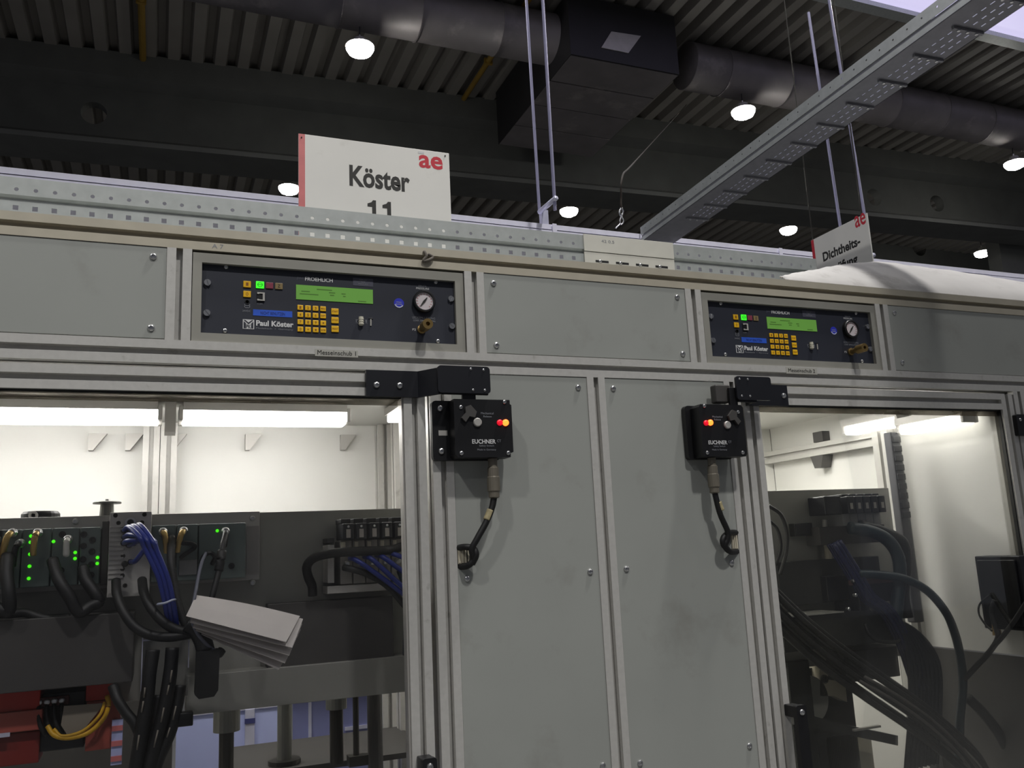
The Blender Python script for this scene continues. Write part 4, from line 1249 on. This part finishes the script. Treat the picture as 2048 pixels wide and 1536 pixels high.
def hose_thing(label, pts, r, m=RUB, name='hose', cat='hose', group=None, ribs=0, seg=10):
    me = tube(pts, r, seg, 8, ribs=ribs)
    o = centred(name, me, m)
    tag(o, label, cat, group)
    return o
# black corrugated cable sleeves at the terminal
hose_thing('thick black cable sleeve hanging from the terminal at the far left edge', [(-316.4, 190.0, -413.2), (-313.3, 170.0, -447.8), (-307.0, 160.0, -481.9), (-307.0, 165.0, -508.9), (-328.1, 168.0, -502.6), (-365.8, 170.0, -496.8)], 11, name='cable_sleeve', cat='cable')
hose_thing('black cable sleeve looping down from the terminal and back up, right of the green lights', [(-245.8, 190.0, -425.3), (-231.5, 165.0, -460.9), (-213.8, 158.0, -489.4), (-197.1, 162.0, -518.2), (-180.4, 170.0, -509.3), (-166.4, 175.0, -502.6), (-173.5, 175.0, -487.2), (-189.7, 185.0, -463.6), (-196.6, 200.0, -441.1)], 10.5, name='cable_sleeve', cat='cable')
hose_thing('black cable lying along the top of the dark left crossbeam', [(-370.4, 200.0, -506.1), (-316.8, 200.0, -515.0), (-285.9, 200.0, -515.5), (-253.4, 195.0, -527.0), (-214.0, 200.0, -529.2)], 8, name='cable_sleeve', cat='cable')
hose_thing('black hose from the lower left of the silver manifold, curving right in a big arc', [(-140.3, 190.0, -468.2), (-136.8, 165.0, -492.7), (-125.5, 150.0, -520.9), (-106.4, 140.0, -547.7), (-79.5, 132.0, -564.7), (-46.3, 128.0, -570.5), (-11.1, 130.0, -568.2)], 8.5, group='black hoses from the silver manifold')
hose_thing('black hose from the lower right of the silver manifold, beside the blue bundle', [(-96.4, 190.0, -468.9), (-91.9, 160.0, -491.9), (-79.3, 140.0, -518.4), (-62.0, 130.0, -540.0), (-42.5, 128.0, -555.2), (-14.5, 128.0, -566.1)], 8.5, group='black hoses from the silver manifold')
hose_thing('black hose right of the blue bundle, hanging straight down beside it', [(-45.5, 200.0, -393.0), (-47.5, 165.0, -435.1), (-39.6, 150.0, -489.5), (-28.5, 140.0, -532.5), (-14.4, 135.0, -563.1)], 7.5)
sc = hose_thing('black sensor cable with a thick strain relief running down from the small green light', [(50.7, 190.0, -388.4), (43.9, 165.0, -411.6), (38.1, 150.0, -448.5), (27.3, 135.0, -493.2), (18.9, 130.0, -523.8), (12.5, 130.0, -552.5)], 5.5, name='sensor_cable', cat='cable')
put('strain_relief', tube([(41.8, 158.0, -422.8), (38.9, 150.0, -441.2), (35.5, 148.0, -459.4)], 8.5, 10, 5), RUB, sc)
hose_thing('thin grey cable dropping from the terminal in front of the papers', [(14.8, 190.0, -424.8), (4.5, 150.0, -446.8), (-4.9, 110.0, -490.6), (-11.3, 95.0, -533.2), (-4.0, 95.0, -561.2), (13.4, 100.0, -585.3), (34.6, 110.0, -603.5)], 3.2, mat('grey_cable', (96, 98, 110), 0.5), 'thin_cable', 'cable')
hose_thing('small dark loop of cable on the right terminal modules', [(7.0, 210.0, -443.1), (11.5, 195.0, -430.3), (22.0, 190.0, -425.2), (31.5, 195.0, -433.1), (26.8, 205.0, -446.0)], 4.5, BLACK, 'cable_loop', 'cable')
hose_thing('dark loop of cable on the middle terminal modules', [(-49.3, 210.0, -412.3), (-42.6, 195.0, -403.5), (-10.5, 195.0, -406.7), (-6.6, 200.0, -414.3), (-24.1, 205.0, -426.6), (-29.2, 210.0, -431.9)], 4.5, BLACK, 'cable_loop', 'cable')

# plugs on top of the plate
rk = thing('black_ring', 'black flat round ring with a white hub lying on top of the left plate', 'ring', (-286.8, 330.0, -342.2))
xc = -288.8
rw = (-253.8 - -323.3) / 2
put('ring_body', lathe([(rw, 0), (rw, 12), (rw - 4, 17), (rw * 0.55, 17), (rw * 0.5, 4)], (xc, 372, PT), 'Z', 28), BLACK, rk)
put('ring_hub', lathe([(8.5, 0), (8.5, -3), (4, -3.5), (3.6, 0)], (-297.5, 372 - rw - 0.5, PT + 8), 'Y', 16), mat('white_hub', (220, 218, 214), 0.4), rk)
fl = thing('flanged_stub', 'short metal stub with a flat round flange, left of the silver manifold', 'fitting', (-166.3, 320.0, -340.5))
xc = -166.7
zf = -318.8
put('stub', cyl((xc, 315, PT), (xc, 315, zf), 13.5, 12), COLM, fl)
put('flange', lathe([(26, 0), (26, 3), (23, 4.5)], (xc, 315, zf), 'Z', 24), COLM, fl)
put('stub_tip', cyl((xc, 315, zf + 4), (xc, 315, zf + 9), 5, 4), STEEL, fl)

# solenoid valve bank on the right
vb = thing('valve_bank', 'black solenoid coils with pale labels above grey valve bodies in the left cell', 'valve', (335.4, 235, -516.5))
put('valve_rail', box(253.8, 520, 240, 298, -517.7, -502.4, 1), PLATEL, vb)
put('end_block', box(254.2, 267.6, 238, 298, -495.9, -419.0, 1), PLATEL, vb)
put('end_block', box(254.5, 270.0, 246, 298, -415.0, -404.8, 1), PLATED, vb)
pit = (374.8 - 293.2) / 3.0
xb = 293.2
for i in range(6):
    xx = xb + i * pit
    if xx > 512:
        break
    co = put('solenoid_coil', box(xx - pit * 0.42, xx + pit * 0.42, 215, 290, -410.1, -377.0, 2), BLACKM, vb)
    put('coil_top', box(xx - pit * 0.46, xx + pit * 0.30, 232, 290, -377.0, -366.6, 1.5), BLACK, co)
    put('label_tag', box(xx - 4.5, xx + 4.5, 214.3, 215, -406.3 , -388.9), mat('pale_tag', (168, 162, 156), 0.5), co)
    put('coil_screw', SCREW_XS, None, co, at=(xx, 214.8, -383.7))
    put('valve_body', box(xx - pit * 0.46, xx + pit * 0.46, 242, 298, -500.4, -411.0, 1.5), mat('valve_body_grey', (148, 144, 138), 0.45, 0.2), vb)
    put('valve_cap', box(xx - pit * 0.4, xx - 2, 236, 242, -431.7, -414.1, 1), CREAM, vb)
    put('fitting', lathe([(5.5, 0), (5.5, -12), (3.6, -14)], (xx, 242, -458.5), 'Y', 12), STEEL, vb)
hose_thing('thick black cable bent over from the right valve bank down into the plate', [(407.5, 205.0, -428.1), (377.4, 205.0, -435.0), (330.1, 205.0, -435.0), (284.6, 210.0, -434.9), (249.9, 215.0, -437.2), (223.8, 222.0, -443.9), (211.0, 230.0, -459.2), (214.5, 240.0, -479.4), (224.1, 250.0, -500.0), (225.3, 252.0, -520.1)], 9.5, name='thick_cable', cat='cable')
hz = thing('hose_bundle', 'four blue air hoses slanting right and down from the right valve bank', 'hoses', (375.1, 200.0, -485.8))
for i, pts in enumerate(([(298.3, 228.0, -448.4), (306.0, 205.0, -452.0), (337.5, 195.0, -475.7), (368.3, 195.0, -499.4), (406.6, 195.0, -529.9)], [(327.6, 228.0, -445.8), (336.0, 200.0, -450.5), (360.3, 190.0, -474.9), (382.9, 190.0, -496.2), (408.7, 190.0, -519.8)],
                         [(353.0, 228.0, -443.9), (361.1, 200.0, -448.6), (381.4, 190.0, -465.9), (409.5, 190.0, -487.6)], [(380.9, 228.0, -441.0), (384.5, 200.0, -443.6), (413.5, 190.0, -457.3)])):
    put('air_hose', tube(pts, 5.4, 8, 6), BLUEH, hz)
hose_thing('thick black hose behind the blue ones, slanting down from the right valve bank', [(285.7, 228.0, -466.0), (297.5, 215.0, -469.6), (330.9, 212.0, -481.5), (372.3, 212.0, -508.0), (410.6, 212.0, -552.9)], 7)
hose_thing('dark blue hose dropping along the right edge of the left cell', [(397.8, 205.0, -476.9), (408.2, 200.0, -518.0), (408.9, 200.0, -578.3), (407.4, 205.0, -648.0)], 8, TEALH)

# papers: folded stack leaning in front of the plate
pp_t = thing('paper_stack', 'folded stack of white papers leaning in front of the dark beams', 'paper', (141.3, 95.0, -641.1))
def quad(tl, tr, br, bl, th, dy):
    bm = bmesh.new()
    n = 6
    rows_ = []
    for i in range(n + 1):
        u = i / n
        sag = 3.0 * math.sin(u * math.pi)
        row = []
        for j in range(3):
            w = j / 2
            t_ = Vector(tl).lerp(Vector(tr), u)
            b2 = Vector(bl).lerp(Vector(br), u)
            p_ = t_.lerp(b2, w) + Vector((0, dy - (2.0 if j == 1 else 0), sag * (1 - w)))
            row.append(bm.verts.new(W3(p_)))
        rows_.append(row)
    for r0_, r1_ in zip(rows_, rows_[1:]):
        for j in range(2):
            bm.faces.new([r0_[j], r1_[j], r1_[j + 1], r0_[j + 1]])
    e_ = bmesh.ops.extrude_face_region(bm, geom=bm.faces[:])
    bmesh.ops.translate(bm, verts=[v for v in e_['geom'] if isinstance(v, bmesh.types.BMVert)], vec=(0, th / 1000.0, -th / 3000.0))
    return bm
lay = [((-4.6, 112.0, -499.5), (179.6, 112.0, -549.4), (147.3, 60.0, -589.8), (-22.2, 60.0, -532.4)),
       ((-1.2, 110.0, -504.9), (185.8, 110.0, -555.2), (159.0, 62.0, -601.3), (-15.4, 62.0, -543.9)),
       ((0.8, 112.0, -513.9), (185.1, 112.0, -564.4), (155.1, 66.0, -615.2), (-10.2, 66.0, -553.8)),
       ((4.4, 114.0, -523.0), (183.6, 114.0, -575.2), (148.6, 70.0, -628.8), (-5.0, 70.0, -559.5)),
       ((8.1, 116.0, -532.1), (180.2, 116.0, -586.0), (138.7, 74.0, -640.4), (5.2, 74.0, -567.4))]
for i, l_ in enumerate(lay):
    put('paper_sheet', quad(l_[0], l_[1], l_[2], l_[3], 2.2, i * 5.0), PAPER, pp_t)
hs = thing('cable_connector', 'big black rectangular connector hanging below the papers, thick leads going up into it', 'connector', (15.5, 110.0, -675.2))
put('connector_body', prism([(-3.9, -669.3), (2.8, -676.9), (28.1, -675.2), (34.9, -665.0), (36.6, -596.5), (-2.3, -596.5)], 'Y', 92, 130, 3), RUB, hs)
put('connector_neck', tube([(14.2, 112.0, -600.1), (8.2, 118.0, -579.4), (-3.0, 122.0, -559.6), (-16.6, 126.0, -550.1)], 16, 12, 5), BLACK, hs)
put('connector_lead', tube([(17.6, 112.0, -598.7), (34.5, 108.0, -605.0), (41.5, 112.0, -599.0)], 8, 8, 5), BLACK, hs)

# clear bracket with the printed black hoses
cb = thing('clear_bracket', 'clear plastic bracket with bright edges holding black printed hoses', 'bracket', (-51.2, 150.0, -697.3))
put('bracket_sheet', box(-91.6, -13.7, 148, 150, -676.0, -573.2), CLEARP, cb)
put('bracket_edge', box(-92.4, -90.7, 144, 150, -660.7, -566.4), GALV2, cb)
put('bracket_edge', box(-14.6, -12.9, 144, 150, -627.8, -579.7), GALV2, cb)
put('bracket_edge', box(-91.5, -13.8, 146, 150, -575.6, -573.0), GALV2, cb)
def printed_hose(label, pts, r, marks):
    o = hose_thing(label, pts, r, RUB, 'printed_hose', 'hose', 'black printed hoses below the clear bracket', ribs=0)
    for a_, b_ in marks:
        put('hose_print', tube([a_, b_], 1.5, 4, 1, False), mat('hose_print_grey', (126, 120, 110), 0.7), o)
H1 = [(-73.9, 135.0, -591.1), (-77.8, 130.0, -624.4), (-81.2, 125.0, -673.8), (-87.7, 122.0, -722.2), (-97.8, 118.0, -801.1)]
H2 = [(-41.6, 135.0, -589.6), (-44.7, 130.0, -636.0), (-53.1, 125.0, -693.5), (-64.7, 122.0, -741.3), (-80.2, 118.0, -811.5)]
H3 = [(-27.4, 140.0, -655.9), (-33.2, 135.0, -697.1), (-43.8, 130.0, -736.9), (-60.6, 126.0, -775.3), (-72.3, 124.0, -813.9)]
H4 = [(-61.8, 140.0, -669.4), (-65.6, 136.0, -710.4), (-72.3, 132.0, -758.6), (-83.5, 130.0, -813.7)]
printed_hose('printed black hose, leftmost of the four under the clear bracket', H1, 12, [((-84.9, 112.0, -651.0), (-86.0, 112.0, -667.4)), ((-86.6, 111.0, -673.0), (-89.2, 111.0, -691.6)), ((-92.0, 109.0, -727.7), (-94.4, 108.0, -751.5))])
printed_hose('printed black hose, tallest one right of centre under the clear bracket', H2, 12, [((-41.8, 117.0, -626.4), (-44.5, 116.0, -647.1)), ((-46.1, 116.0, -651.2), (-48.9, 115.0, -667.5)), ((-53.3, 113.0, -687.6), (-57.5, 112.0, -711.8)), ((-62.0, 111.0, -723.4), (-67.6, 110.0, -751.1))])
printed_hose('printed black hose, rightmost of the four under the clear bracket', H3, 11, [((-33.6, 123.0, -688.6), (-38.0, 121.0, -711.2)), ((-42.6, 120.0, -723.0), (-47.1, 119.0, -738.8))])
printed_hose('printed black hose squeezed between the other three under the clear bracket', H4, 11, [((-62.7, 126.0, -696.7), (-65.6, 125.0, -708.7))])
put('hose_clip', box(-32.8, -4.4, 128, 150, -725.8, -702.1, 2), BLACK, cb)
hose_thing('black hose bending out from under the dark left crossbeam', [(-137.8, 165.0, -649.6), (-128.4, 150.0, -672.2), (-114.6, 142.0, -693.4), (-101.1, 136.0, -710.6), (-90.8, 132.0, -731.7)], 9)

# solid red blocks added low on the left for a reflection in the pane
ro = thing('reflection_block', 'orange-red block standing in for a glass reflection, lower left edge, pinkish lower half', 'reflection stand-in', (-292.6, 230.0, -757.3))
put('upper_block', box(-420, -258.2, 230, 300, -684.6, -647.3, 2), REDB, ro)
put('lower_block', box(-420, -252.6, 222, 300, -718.7, -684.4, 2), mat('pink_reflection_tone', (160, 76, 64), 0.5), ro)
put('foot_block', box(-420, -256.2, 235, 300, -775.8, -721.5, 2), mat('deep_red_reflection_tone', (116, 26, 18), 0.5), ro)
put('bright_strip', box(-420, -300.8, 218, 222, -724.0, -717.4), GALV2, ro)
ro = thing('reflection_block', 'orange-red block standing in for a glass reflection left of the printed black hoses', 'reflection stand-in', (-157.4, 230.0, -774.4))
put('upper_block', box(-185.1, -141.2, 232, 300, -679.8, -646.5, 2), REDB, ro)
put('lower_block', box(-183.1, -126.7, 236, 300, -766.9, -681.1, 2), mat('pink_reflection_tone', (160, 76, 64), 0.5), ro)
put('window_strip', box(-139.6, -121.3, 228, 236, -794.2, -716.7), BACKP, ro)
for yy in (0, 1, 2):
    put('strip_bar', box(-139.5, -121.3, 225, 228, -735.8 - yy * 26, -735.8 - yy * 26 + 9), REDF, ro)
tb = thing('terminal_strip', 'small dark device with a row of bright screw terminals between the red blocks', 'terminal', (-223.7, 240.0, -751.0))
put('device_body', box(-256.9, -185.6, 245, 300, -760.4, -661.5, 2), BLACKM, tb)
put('terminal_bar', box(-273.3, -212.4, 236, 246, -682.3, -666.8, 1), mat('brown_bar', (84, 34, 30), 0.5), tb)
for p in ((-260.0, 234.0, -673.9), (-247.3, 234.0, -674.4), (-235.4, 234.0, -673.9), (-223.4, 234.0, -674.3)):
    put('terminal_screw', lathe([(5, 0), (5, -4), (3, -5)], (p[0], 236, p[2]), 'Y', 10), STEEL, tb)
    put('wire', tube([(p[0], 234, p[2] - 6), (p[0] + 1, 226, p[2] - 18), (p[0] + 6, 222, p[2] - 40), (p[0] + 16, 224, p[2] - 56)], 4, 8, 5), RUB, tb)
tg = centred('paper_tag', prism([(-221.5, -713.4), (-209.6, -733.2), (-182.8, -722.9), (-151.8, -683.6), (-218.2, -681.7)], 'Y', 214, 216), mat('dull_tag', (132, 124, 112), 0.6))
tag(tg, 'greyish paper tag hanging in front of the dark terminal device', 'tag')
hose_thing('yellow-green earth wire looping under the paper tag up to the right', [(-242.8, 215.0, -712.6), (-231.2, 208.0, -727.8), (-209.5, 206.0, -735.1), (-177.9, 206.0, -730.4), (-154.6, 208.0, -711.4), (-145.8, 212.0, -689.0), (-149.3, 222.0, -672.7)], 4.2, YWIRE, 'earth_wire', 'wire')
hose_thing('second thin yellow wire just inside the earth wire', [(-232.0, 212.0, -718.4), (-217.5, 205.0, -730.6), (-185.9, 204.0, -725.8), (-160.4, 206.0, -703.7), (-151.8, 212.0, -681.5)], 2.8, YWIRE, 'earth_wire', 'wire')

# ================================================================== RIGHT CELL
f2 = thing('press_fixture', 'dark press plate with beams and beige blocks behind the right smeared door', 'machine', (1550, 320, -1400))
put('mounting_plate', box(1350, 1850.8, 300, 325, -781.9, -325.4, 1), PLATE, f2)
put('crossbeam', box(1406.4, 1746.0, 262, 299, -621.8, -510.9, 1.5), PLATEK, f2)
put('crossbeam', box(1353.7, 1711.7, 200, 262, -725.3, -643.8, 1.5), PLATEK, f2)
put('beam_shelf', box(1362.3, 1540.1, 190, 300, -639.3 - 3, -639.3, 0.5), PLATE, f2)
put('slide_block', box(1560.9, 1739.2, 230, 300, -819.1, -743.4, 2), PLATEK, f2)
put('beige_block', prism([(1541.5, -765.7), (1616.5, -827.8), (1615.5, -880.3), (1574.3, -861.1), (1529.0, -856.4)], 'Y', 300, 340, 1), CREAM, f2)
put('block_bolt', lathe([(11, 0), (11, -5), (7, -6), (5, -2)], (1546.2, 298.0, -815.8), 'Y', 14), ROD, f2)
put('round_slide', lathe([(60, 0), (60, 60), (40, 66)], (1495.6, 300.0, -862.8), 'Y', 24), PLATE, f2)
put('pillar', box(1420.0, 1488.9, 280, 330, -1500, -761.3, 2), PLATEK, f2)
put('dark_bar', prism([(1392.2, -902.5), (1497.4, -928.7), (1700.8, -986.6), (1704.9, -962.8), (1562.1, -924.3), (1411.3, -875.4)], 'Y', 230, 290, 2), PLATEK, f2)
put('bright_edge', box(1558.5, 1645.2, 222, 232, -929.4 - 5, -929.4), PLATEL, f2)
put('beige_panel', box(1559.6, 1708.6, 330, 340, -1500, -967.6), CREAM, f2)
put('grey_block', box(1444.8, 1663.1, 330, 352, -1500, -790.5), PLATEK, f2)

vb2 = thing('valve_bank', 'blurred dark solenoid coil bank behind the smeared right door', 'valve', (1683.9, 235, -472.7))
pit = (1736.4 - 1629.3) / 4.0
xb = 1629.3
put('valve_rail', box(xb - 90, xb + 5 * pit, 245, 298, -474.0, -426.7, 1), PLATED, vb2)
for i in range(5):
    xx = xb + i * pit
    co = put('solenoid_coil', box(xx - pit * 0.42, xx + pit * 0.42, 215, 290, -395.1, -349.9, 2), BLACKM, vb2)
    put('label_tag', box(xx - 4.5, xx + 4.5, 214.3, 215, -383.7, -367.8), MATS['pale_tag'], co)
    put('coil_top', box(xx - pit * 0.46, xx + pit * 0.3, 232, 290, -349.9, -343.2, 1.5), BLACK, co)
    put('valve_body', box(xx - pit * 0.46, xx + pit * 0.46, 240, 298, -426.7, -394.8, 1.5), MODL, vb2)
put('end_coil', box(xb - 80, xb - 24, 225, 290, -396.9, -347.3, 3), BLACKM, vb2)
bxq = thing('black_box', 'small black square box on the right plate, left of the valve bank', 'box', (1509.2, 275.0, -447.8))
put('box_body', box(1485.2, 1544.5, 275, 299, -447.8, -413.9, 2), BLACK, bxq)
put('box_cover', box(1487.6, 1536.9, 272, 275, -443.9, -417.9, 1), BLACKM, bxq)
tc_ = thing('air_service_tube', 'pale vertical tube on the right plate between the black box and the hoses', 'tube', (1582.2, 280.0, -539.6))
put('tube_body', cyl((1588.7, 280.0, -437.4), (1591.3, 280.0, -534.9), 9, seg=12), CREAM, tc_)
put('tube_cap', cyl((1593.0, 280.0, -408.3), (1588.7, 280.0, -437.4), 7, seg=12), PLATEL, tc_)
put('tube_foot', cyl((1589.8, 280.0, -511.3), (1590.6, 280.0, -540.1), 13, seg=12), CREAM, tc_)

dk = thing('cable_chain', 'tall dark cable duct standing right of the plate, behind the right door', 'duct', (1878.9, 310, -1300))
put('duct_body', box(1887.0, 1922.3, 302, 330, -700, -164.1, 4), mat('dark_grey_duct', (70, 70, 74), 0.5, 0.1), dk)
for i in range(9):
    zz = -164.1 - 22 - i * 27
    put('duct_link', box(1887.0 + 3, 1922.3 - 3, 297, 302, zz - 9, zz + 9, 1.5), BLACKM, dk)

# lamps of the right cell: two, running away from the viewer
def depth_lamp(label, x, y0, y1, z):
    t = thing('cell_lamp', label, 'lamp', (x, (y0 + y1) / 2, z - 10))
    put('lamp_housing', box(x - 30, x + 30, y0 - 10, y1 + 10, z + 16, z + 36), PLATEL, t)
    put('lamp_tube', box(x - 26, x + 26, y0, y1, z - 12, z + 16, 5), TUBE2, t)
    put('lamp_end', box(x - 28, x + 28, y0 - 10, y0, z - 8, z + 18, 2), PLATEL, t)
    put('lamp_end', box(x - 28, x + 28, y1, y1 + 10, z - 8, z + 18, 2), PLATEL, t)
depth_lamp('bright lamp strip under the right cell ceiling, nearest the door', 1940, (1940.0, 83.0, -165.3)[1], (1940.0, 295.0, -165.0)[1], -161.9)
depth_lamp('bright lamp strip under the right cell ceiling, deeper inside behind the first strip', 1940, (1940.0, 305.1, -136.9)[1], (1940.0, 509.8, -134.4)[1], -133.3)
depth_lamp('lamp strip at the upper left of the right cell, mostly hidden', 1180, 300, 700, CELL - 40)

# hoses of the right cell
def hz2(label, pts, r, m, name='hose', cat='hose', group=None):
    return hose_thing(label, pts, r, m, name, cat, group)
hz2('thick teal hose arching over to the right behind the smeared door', [(1599.7, 190.0, -550.3), (1662.6, 180.0, -556.2), (1737.3, 172.0, -570.4), (1802.0, 165.0, -604.7), (1848.1, 160.0, -658.5), (1870.0, 160.0, -711.0), (1879.4, 160.0, -772.3), (1880.9, 165.0, -848.0), (1864.7, 175.0, -934.1), (1856.5, 190.0, -1045.4)], 11, TEALH)
hz2('black hose dropping in an arc right of the valve bank', [(1614.8, 215.0, -433.0), (1671.6, 205.0, -443.2), (1722.8, 200.0, -468.8), (1748.7, 198.0, -509.1), (1745.4, 195.0, -560.8), (1720.9, 190.0, -623.2), (1696.7, 185.0, -684.2)], 17, TEALH)
hz2('black hose beside the one right of the valve bank, ending lower', [(1654.5, 220.0, -426.3), (1724.4, 215.0, -444.8), (1785.9, 210.0, -477.7), (1784.1, 208.0, -536.9), (1761.5, 206.0, -613.5), (1765.3, 206.0, -671.5)], 14, RUB)
bl = thing('hose_bundle', 'dark blue bundle of air hoses slanting down behind the right door', 'hoses', (1576.7, 200.0, -589.2))
for i in range(7):
    o_ = (i % 3 - 1) * 10
    k_ = (i // 3 - 1) * 9
    pts = [(1556.2, 215.0, -468.1), (1576.4, 205.0, -513.7), (1600.4, 195.0, -565.5), (1626.4, 190.0, -612.1), (1676.9, 185.0, -651.5), (1716.7, 180.0, -735.2), (1747.5, 180.0, -848.8)]
    put('air_hose', tube([(p[0] + o_, p[1] + k_, p[2] + o_ * 0.4) for p in pts], 6.5, 8, 5), mat('deep_blue_hose', (10, 18, 62), 0.4, 0, 0.1, 30), bl)
bl = thing('hose_bundle', 'dark teal bundle of hoses fanning out downward in the middle of the right cell', 'hoses', (1721.1, 170.0, -747.1))
for i in range(8):
    o_ = i * 15
    pts = [(1682.0, 190.0, -660.9), ((1704.2, 180.0, -709.4)[0] + o_ * 0.5, 172, (1704.2, 180.0, -709.4)[2]), ((1711.4, 175.0, -783.6)[0] + o_ * 0.9, 168, (1711.4, 175.0, -783.6)[2]), ((1700.7, 175.0, -891.7)[0] + o_ * 1.0, 172 + i, (1700.7, 175.0, -891.7)[2]), ((1672.9, 180.0, -1031.3)[0] + o_, 182 + i, (1672.9, 180.0, -1031.3)[2])]
    put('air_hose', tube(pts, 7.5, 8, 5), mat('dark_navy_hose', (12, 20, 32), 0.5), bl)
bl = thing('hose_bundle', 'thick bundle of black hoses running diagonally across the right cell to the lower right', 'hoses', (1485.2, 130.0, -758.4))
for i in range(6):
    o_ = (i - 2.5) * 15
    y_ = 130 + (i % 2) * 14
    pts = [(1285.0, 150.0, -593.5), (1355.9, 140.0, -665.1), (1428.5, 130.0, -728.0), (1538.3, 128.0, -805.0), (1667.9, 128.0, -890.7), (1792.2, 135.0, -981.6), (1882.9, 145.0, -1061.5), (1918.8, 150.0, -1129.3)]
    put('black_hose', tube([(p[0] + o_ * 0.35, y_ + (p[1] - 130), p[2] + o_) for p in pts], 7.6, 8, 5), RUB, bl)
for i, (a_, m_) in enumerate(((0, 1), (1, 1))):
    pts = [(1493.5, 112.0, -794.1), (1593.9, 112.0, -850.2), (1696.8, 114.0, -919.8), (1781.3, 120.0, -992.8), (1834.7, 125.0, -1053.3)]
    o_ = i * 16
    put('grey_hose', tube([(p[0] + o_, p[1], p[2] + o_ * 0.5) for p in pts], 3.6, 8, 5), mat('dusty_grey_hose', (86, 82, 80), 0.6), bl)
hz2('black hose at the lower right of the right cell, curving down from the teal arc', [(1896.1, 170.0, -881.2), (1943.3, 165.0, -929.1), (1992.8, 165.0, -996.7), (2026.4, 170.0, -1082.1)], 13, RUB)
hz2('two-tone thin cable loop at the upper left of the smeared right door', [(1373.6, 230.0, -368.3), (1400.2, 220.0, -392.4), (1409.1, 215.0, -437.0), (1399.5, 215.0, -486.5), (1373.7, 215.0, -540.6)], 5, RUB, 'cable_loop', 'cable')
hz2('small inner cable loop at the left edge of the smeared right door', [(1379.8, 240.0, -406.0), (1398.0, 235.0, -429.6), (1401.7, 235.0, -473.8), (1380.5, 235.0, -516.4)], 4, RUB, 'cable_loop', 'cable')
hz2('thin black sensor cable loop under the dark middle machine head', [(1598.3, 185.0, -674.3), (1597.9, 175.0, -698.2), (1622.8, 170.0, -716.8), (1674.7, 170.0, -723.5), (1706.5, 175.0, -715.4)], 4.5, RUB, 'sensor_cable', 'cable')

hd = thing('press_tool', 'dark machine tool with small bright fittings in the middle of the right cell', 'machine', (1633.2, 200.0, -650.4))
put('head_body', box(1608.8, 1757.1, 205, 300, -653.3, -555.2, 3), BLACKM, hd)
put('head_window', box(1637.7, 1704.5, 200, 206, -655.2, -625.4, 1), PLATE, hd)
put('head_bracket', box(1579.9, 1730.4, 198, 206, -578.2, -565.6, 1), mat('red_brown_plate', (84, 58, 58), 0.5), hd)
for p in ((1583.1, 196.0, -565.8), (1587.8, 200.0, -602.4), (1559.7, 200.0, -635.4)):
    put('fitting', lathe([(5, 0), (5, -8), (3, -10)], p, 'Y', 10), STEEL, hd)
put('head_arm', box(1539.5, 1646.9, 240, 300, -616.6, -553.4, 2), BLACKM, hd)

jb = thing('junction_box', 'dark box with a pale cable plug on the right cell inner wall', 'box', (1975.0, 109.4, -715.8))
zj0, zj1 = -707.1, -522.1
yj1, yj0 = (1940.0, 125.3, -609.6)[1], (1940.0, -8.4, -606.3)[1]
put('box_body', box(1940, 1989, yj0, yj1, zj0, zj1, 3), BLACKM, jb)
put('box_lid', box(1932, 1940, yj0 + 12, yj1 - 12, zj0 + 12, zj1 - 10, 2), BLACK, jb)
put('box_plug', cyl((1946, yj1 - 30, zj0 - 16), (1946, yj1 - 30, zj0 + 26), 11, 9, 12), BRASS, jb)
hz2('black cable from the junction box, meeting a second one lower down', [(1925.0, 69.0, -632.3), (1920.0, 78.5, -659.8), (1915.0, 69.7, -699.9), (1910.0, 64.0, -723.7), (1900.0, 81.4, -754.8), (1890.0, 119.6, -794.3), (1880.0, 164.0, -837.8)], 7, RUB, 'box_cable', 'cable')
hz2('black cable coming in from the right edge to the junction box cable', [(1925.0, -34.4, -616.8), (1915.0, 12.2, -678.2), (1908.0, 47.2, -718.7), (1902.0, 69.2, -741.8), (1893.0, 104.6, -778.4)], 6, RUB, 'box_cable', 'cable')
hz2('thin wire loop beside the pale plug of the junction box', [(1930.0, 82.4, -618.0), (1928.0, 118.2, -644.4), (1926.0, 123.9, -669.9), (1924.0, 108.4, -694.2), (1920.0, 87.2, -710.0)], 2.6, RUB, 'thin_wire', 'cable')
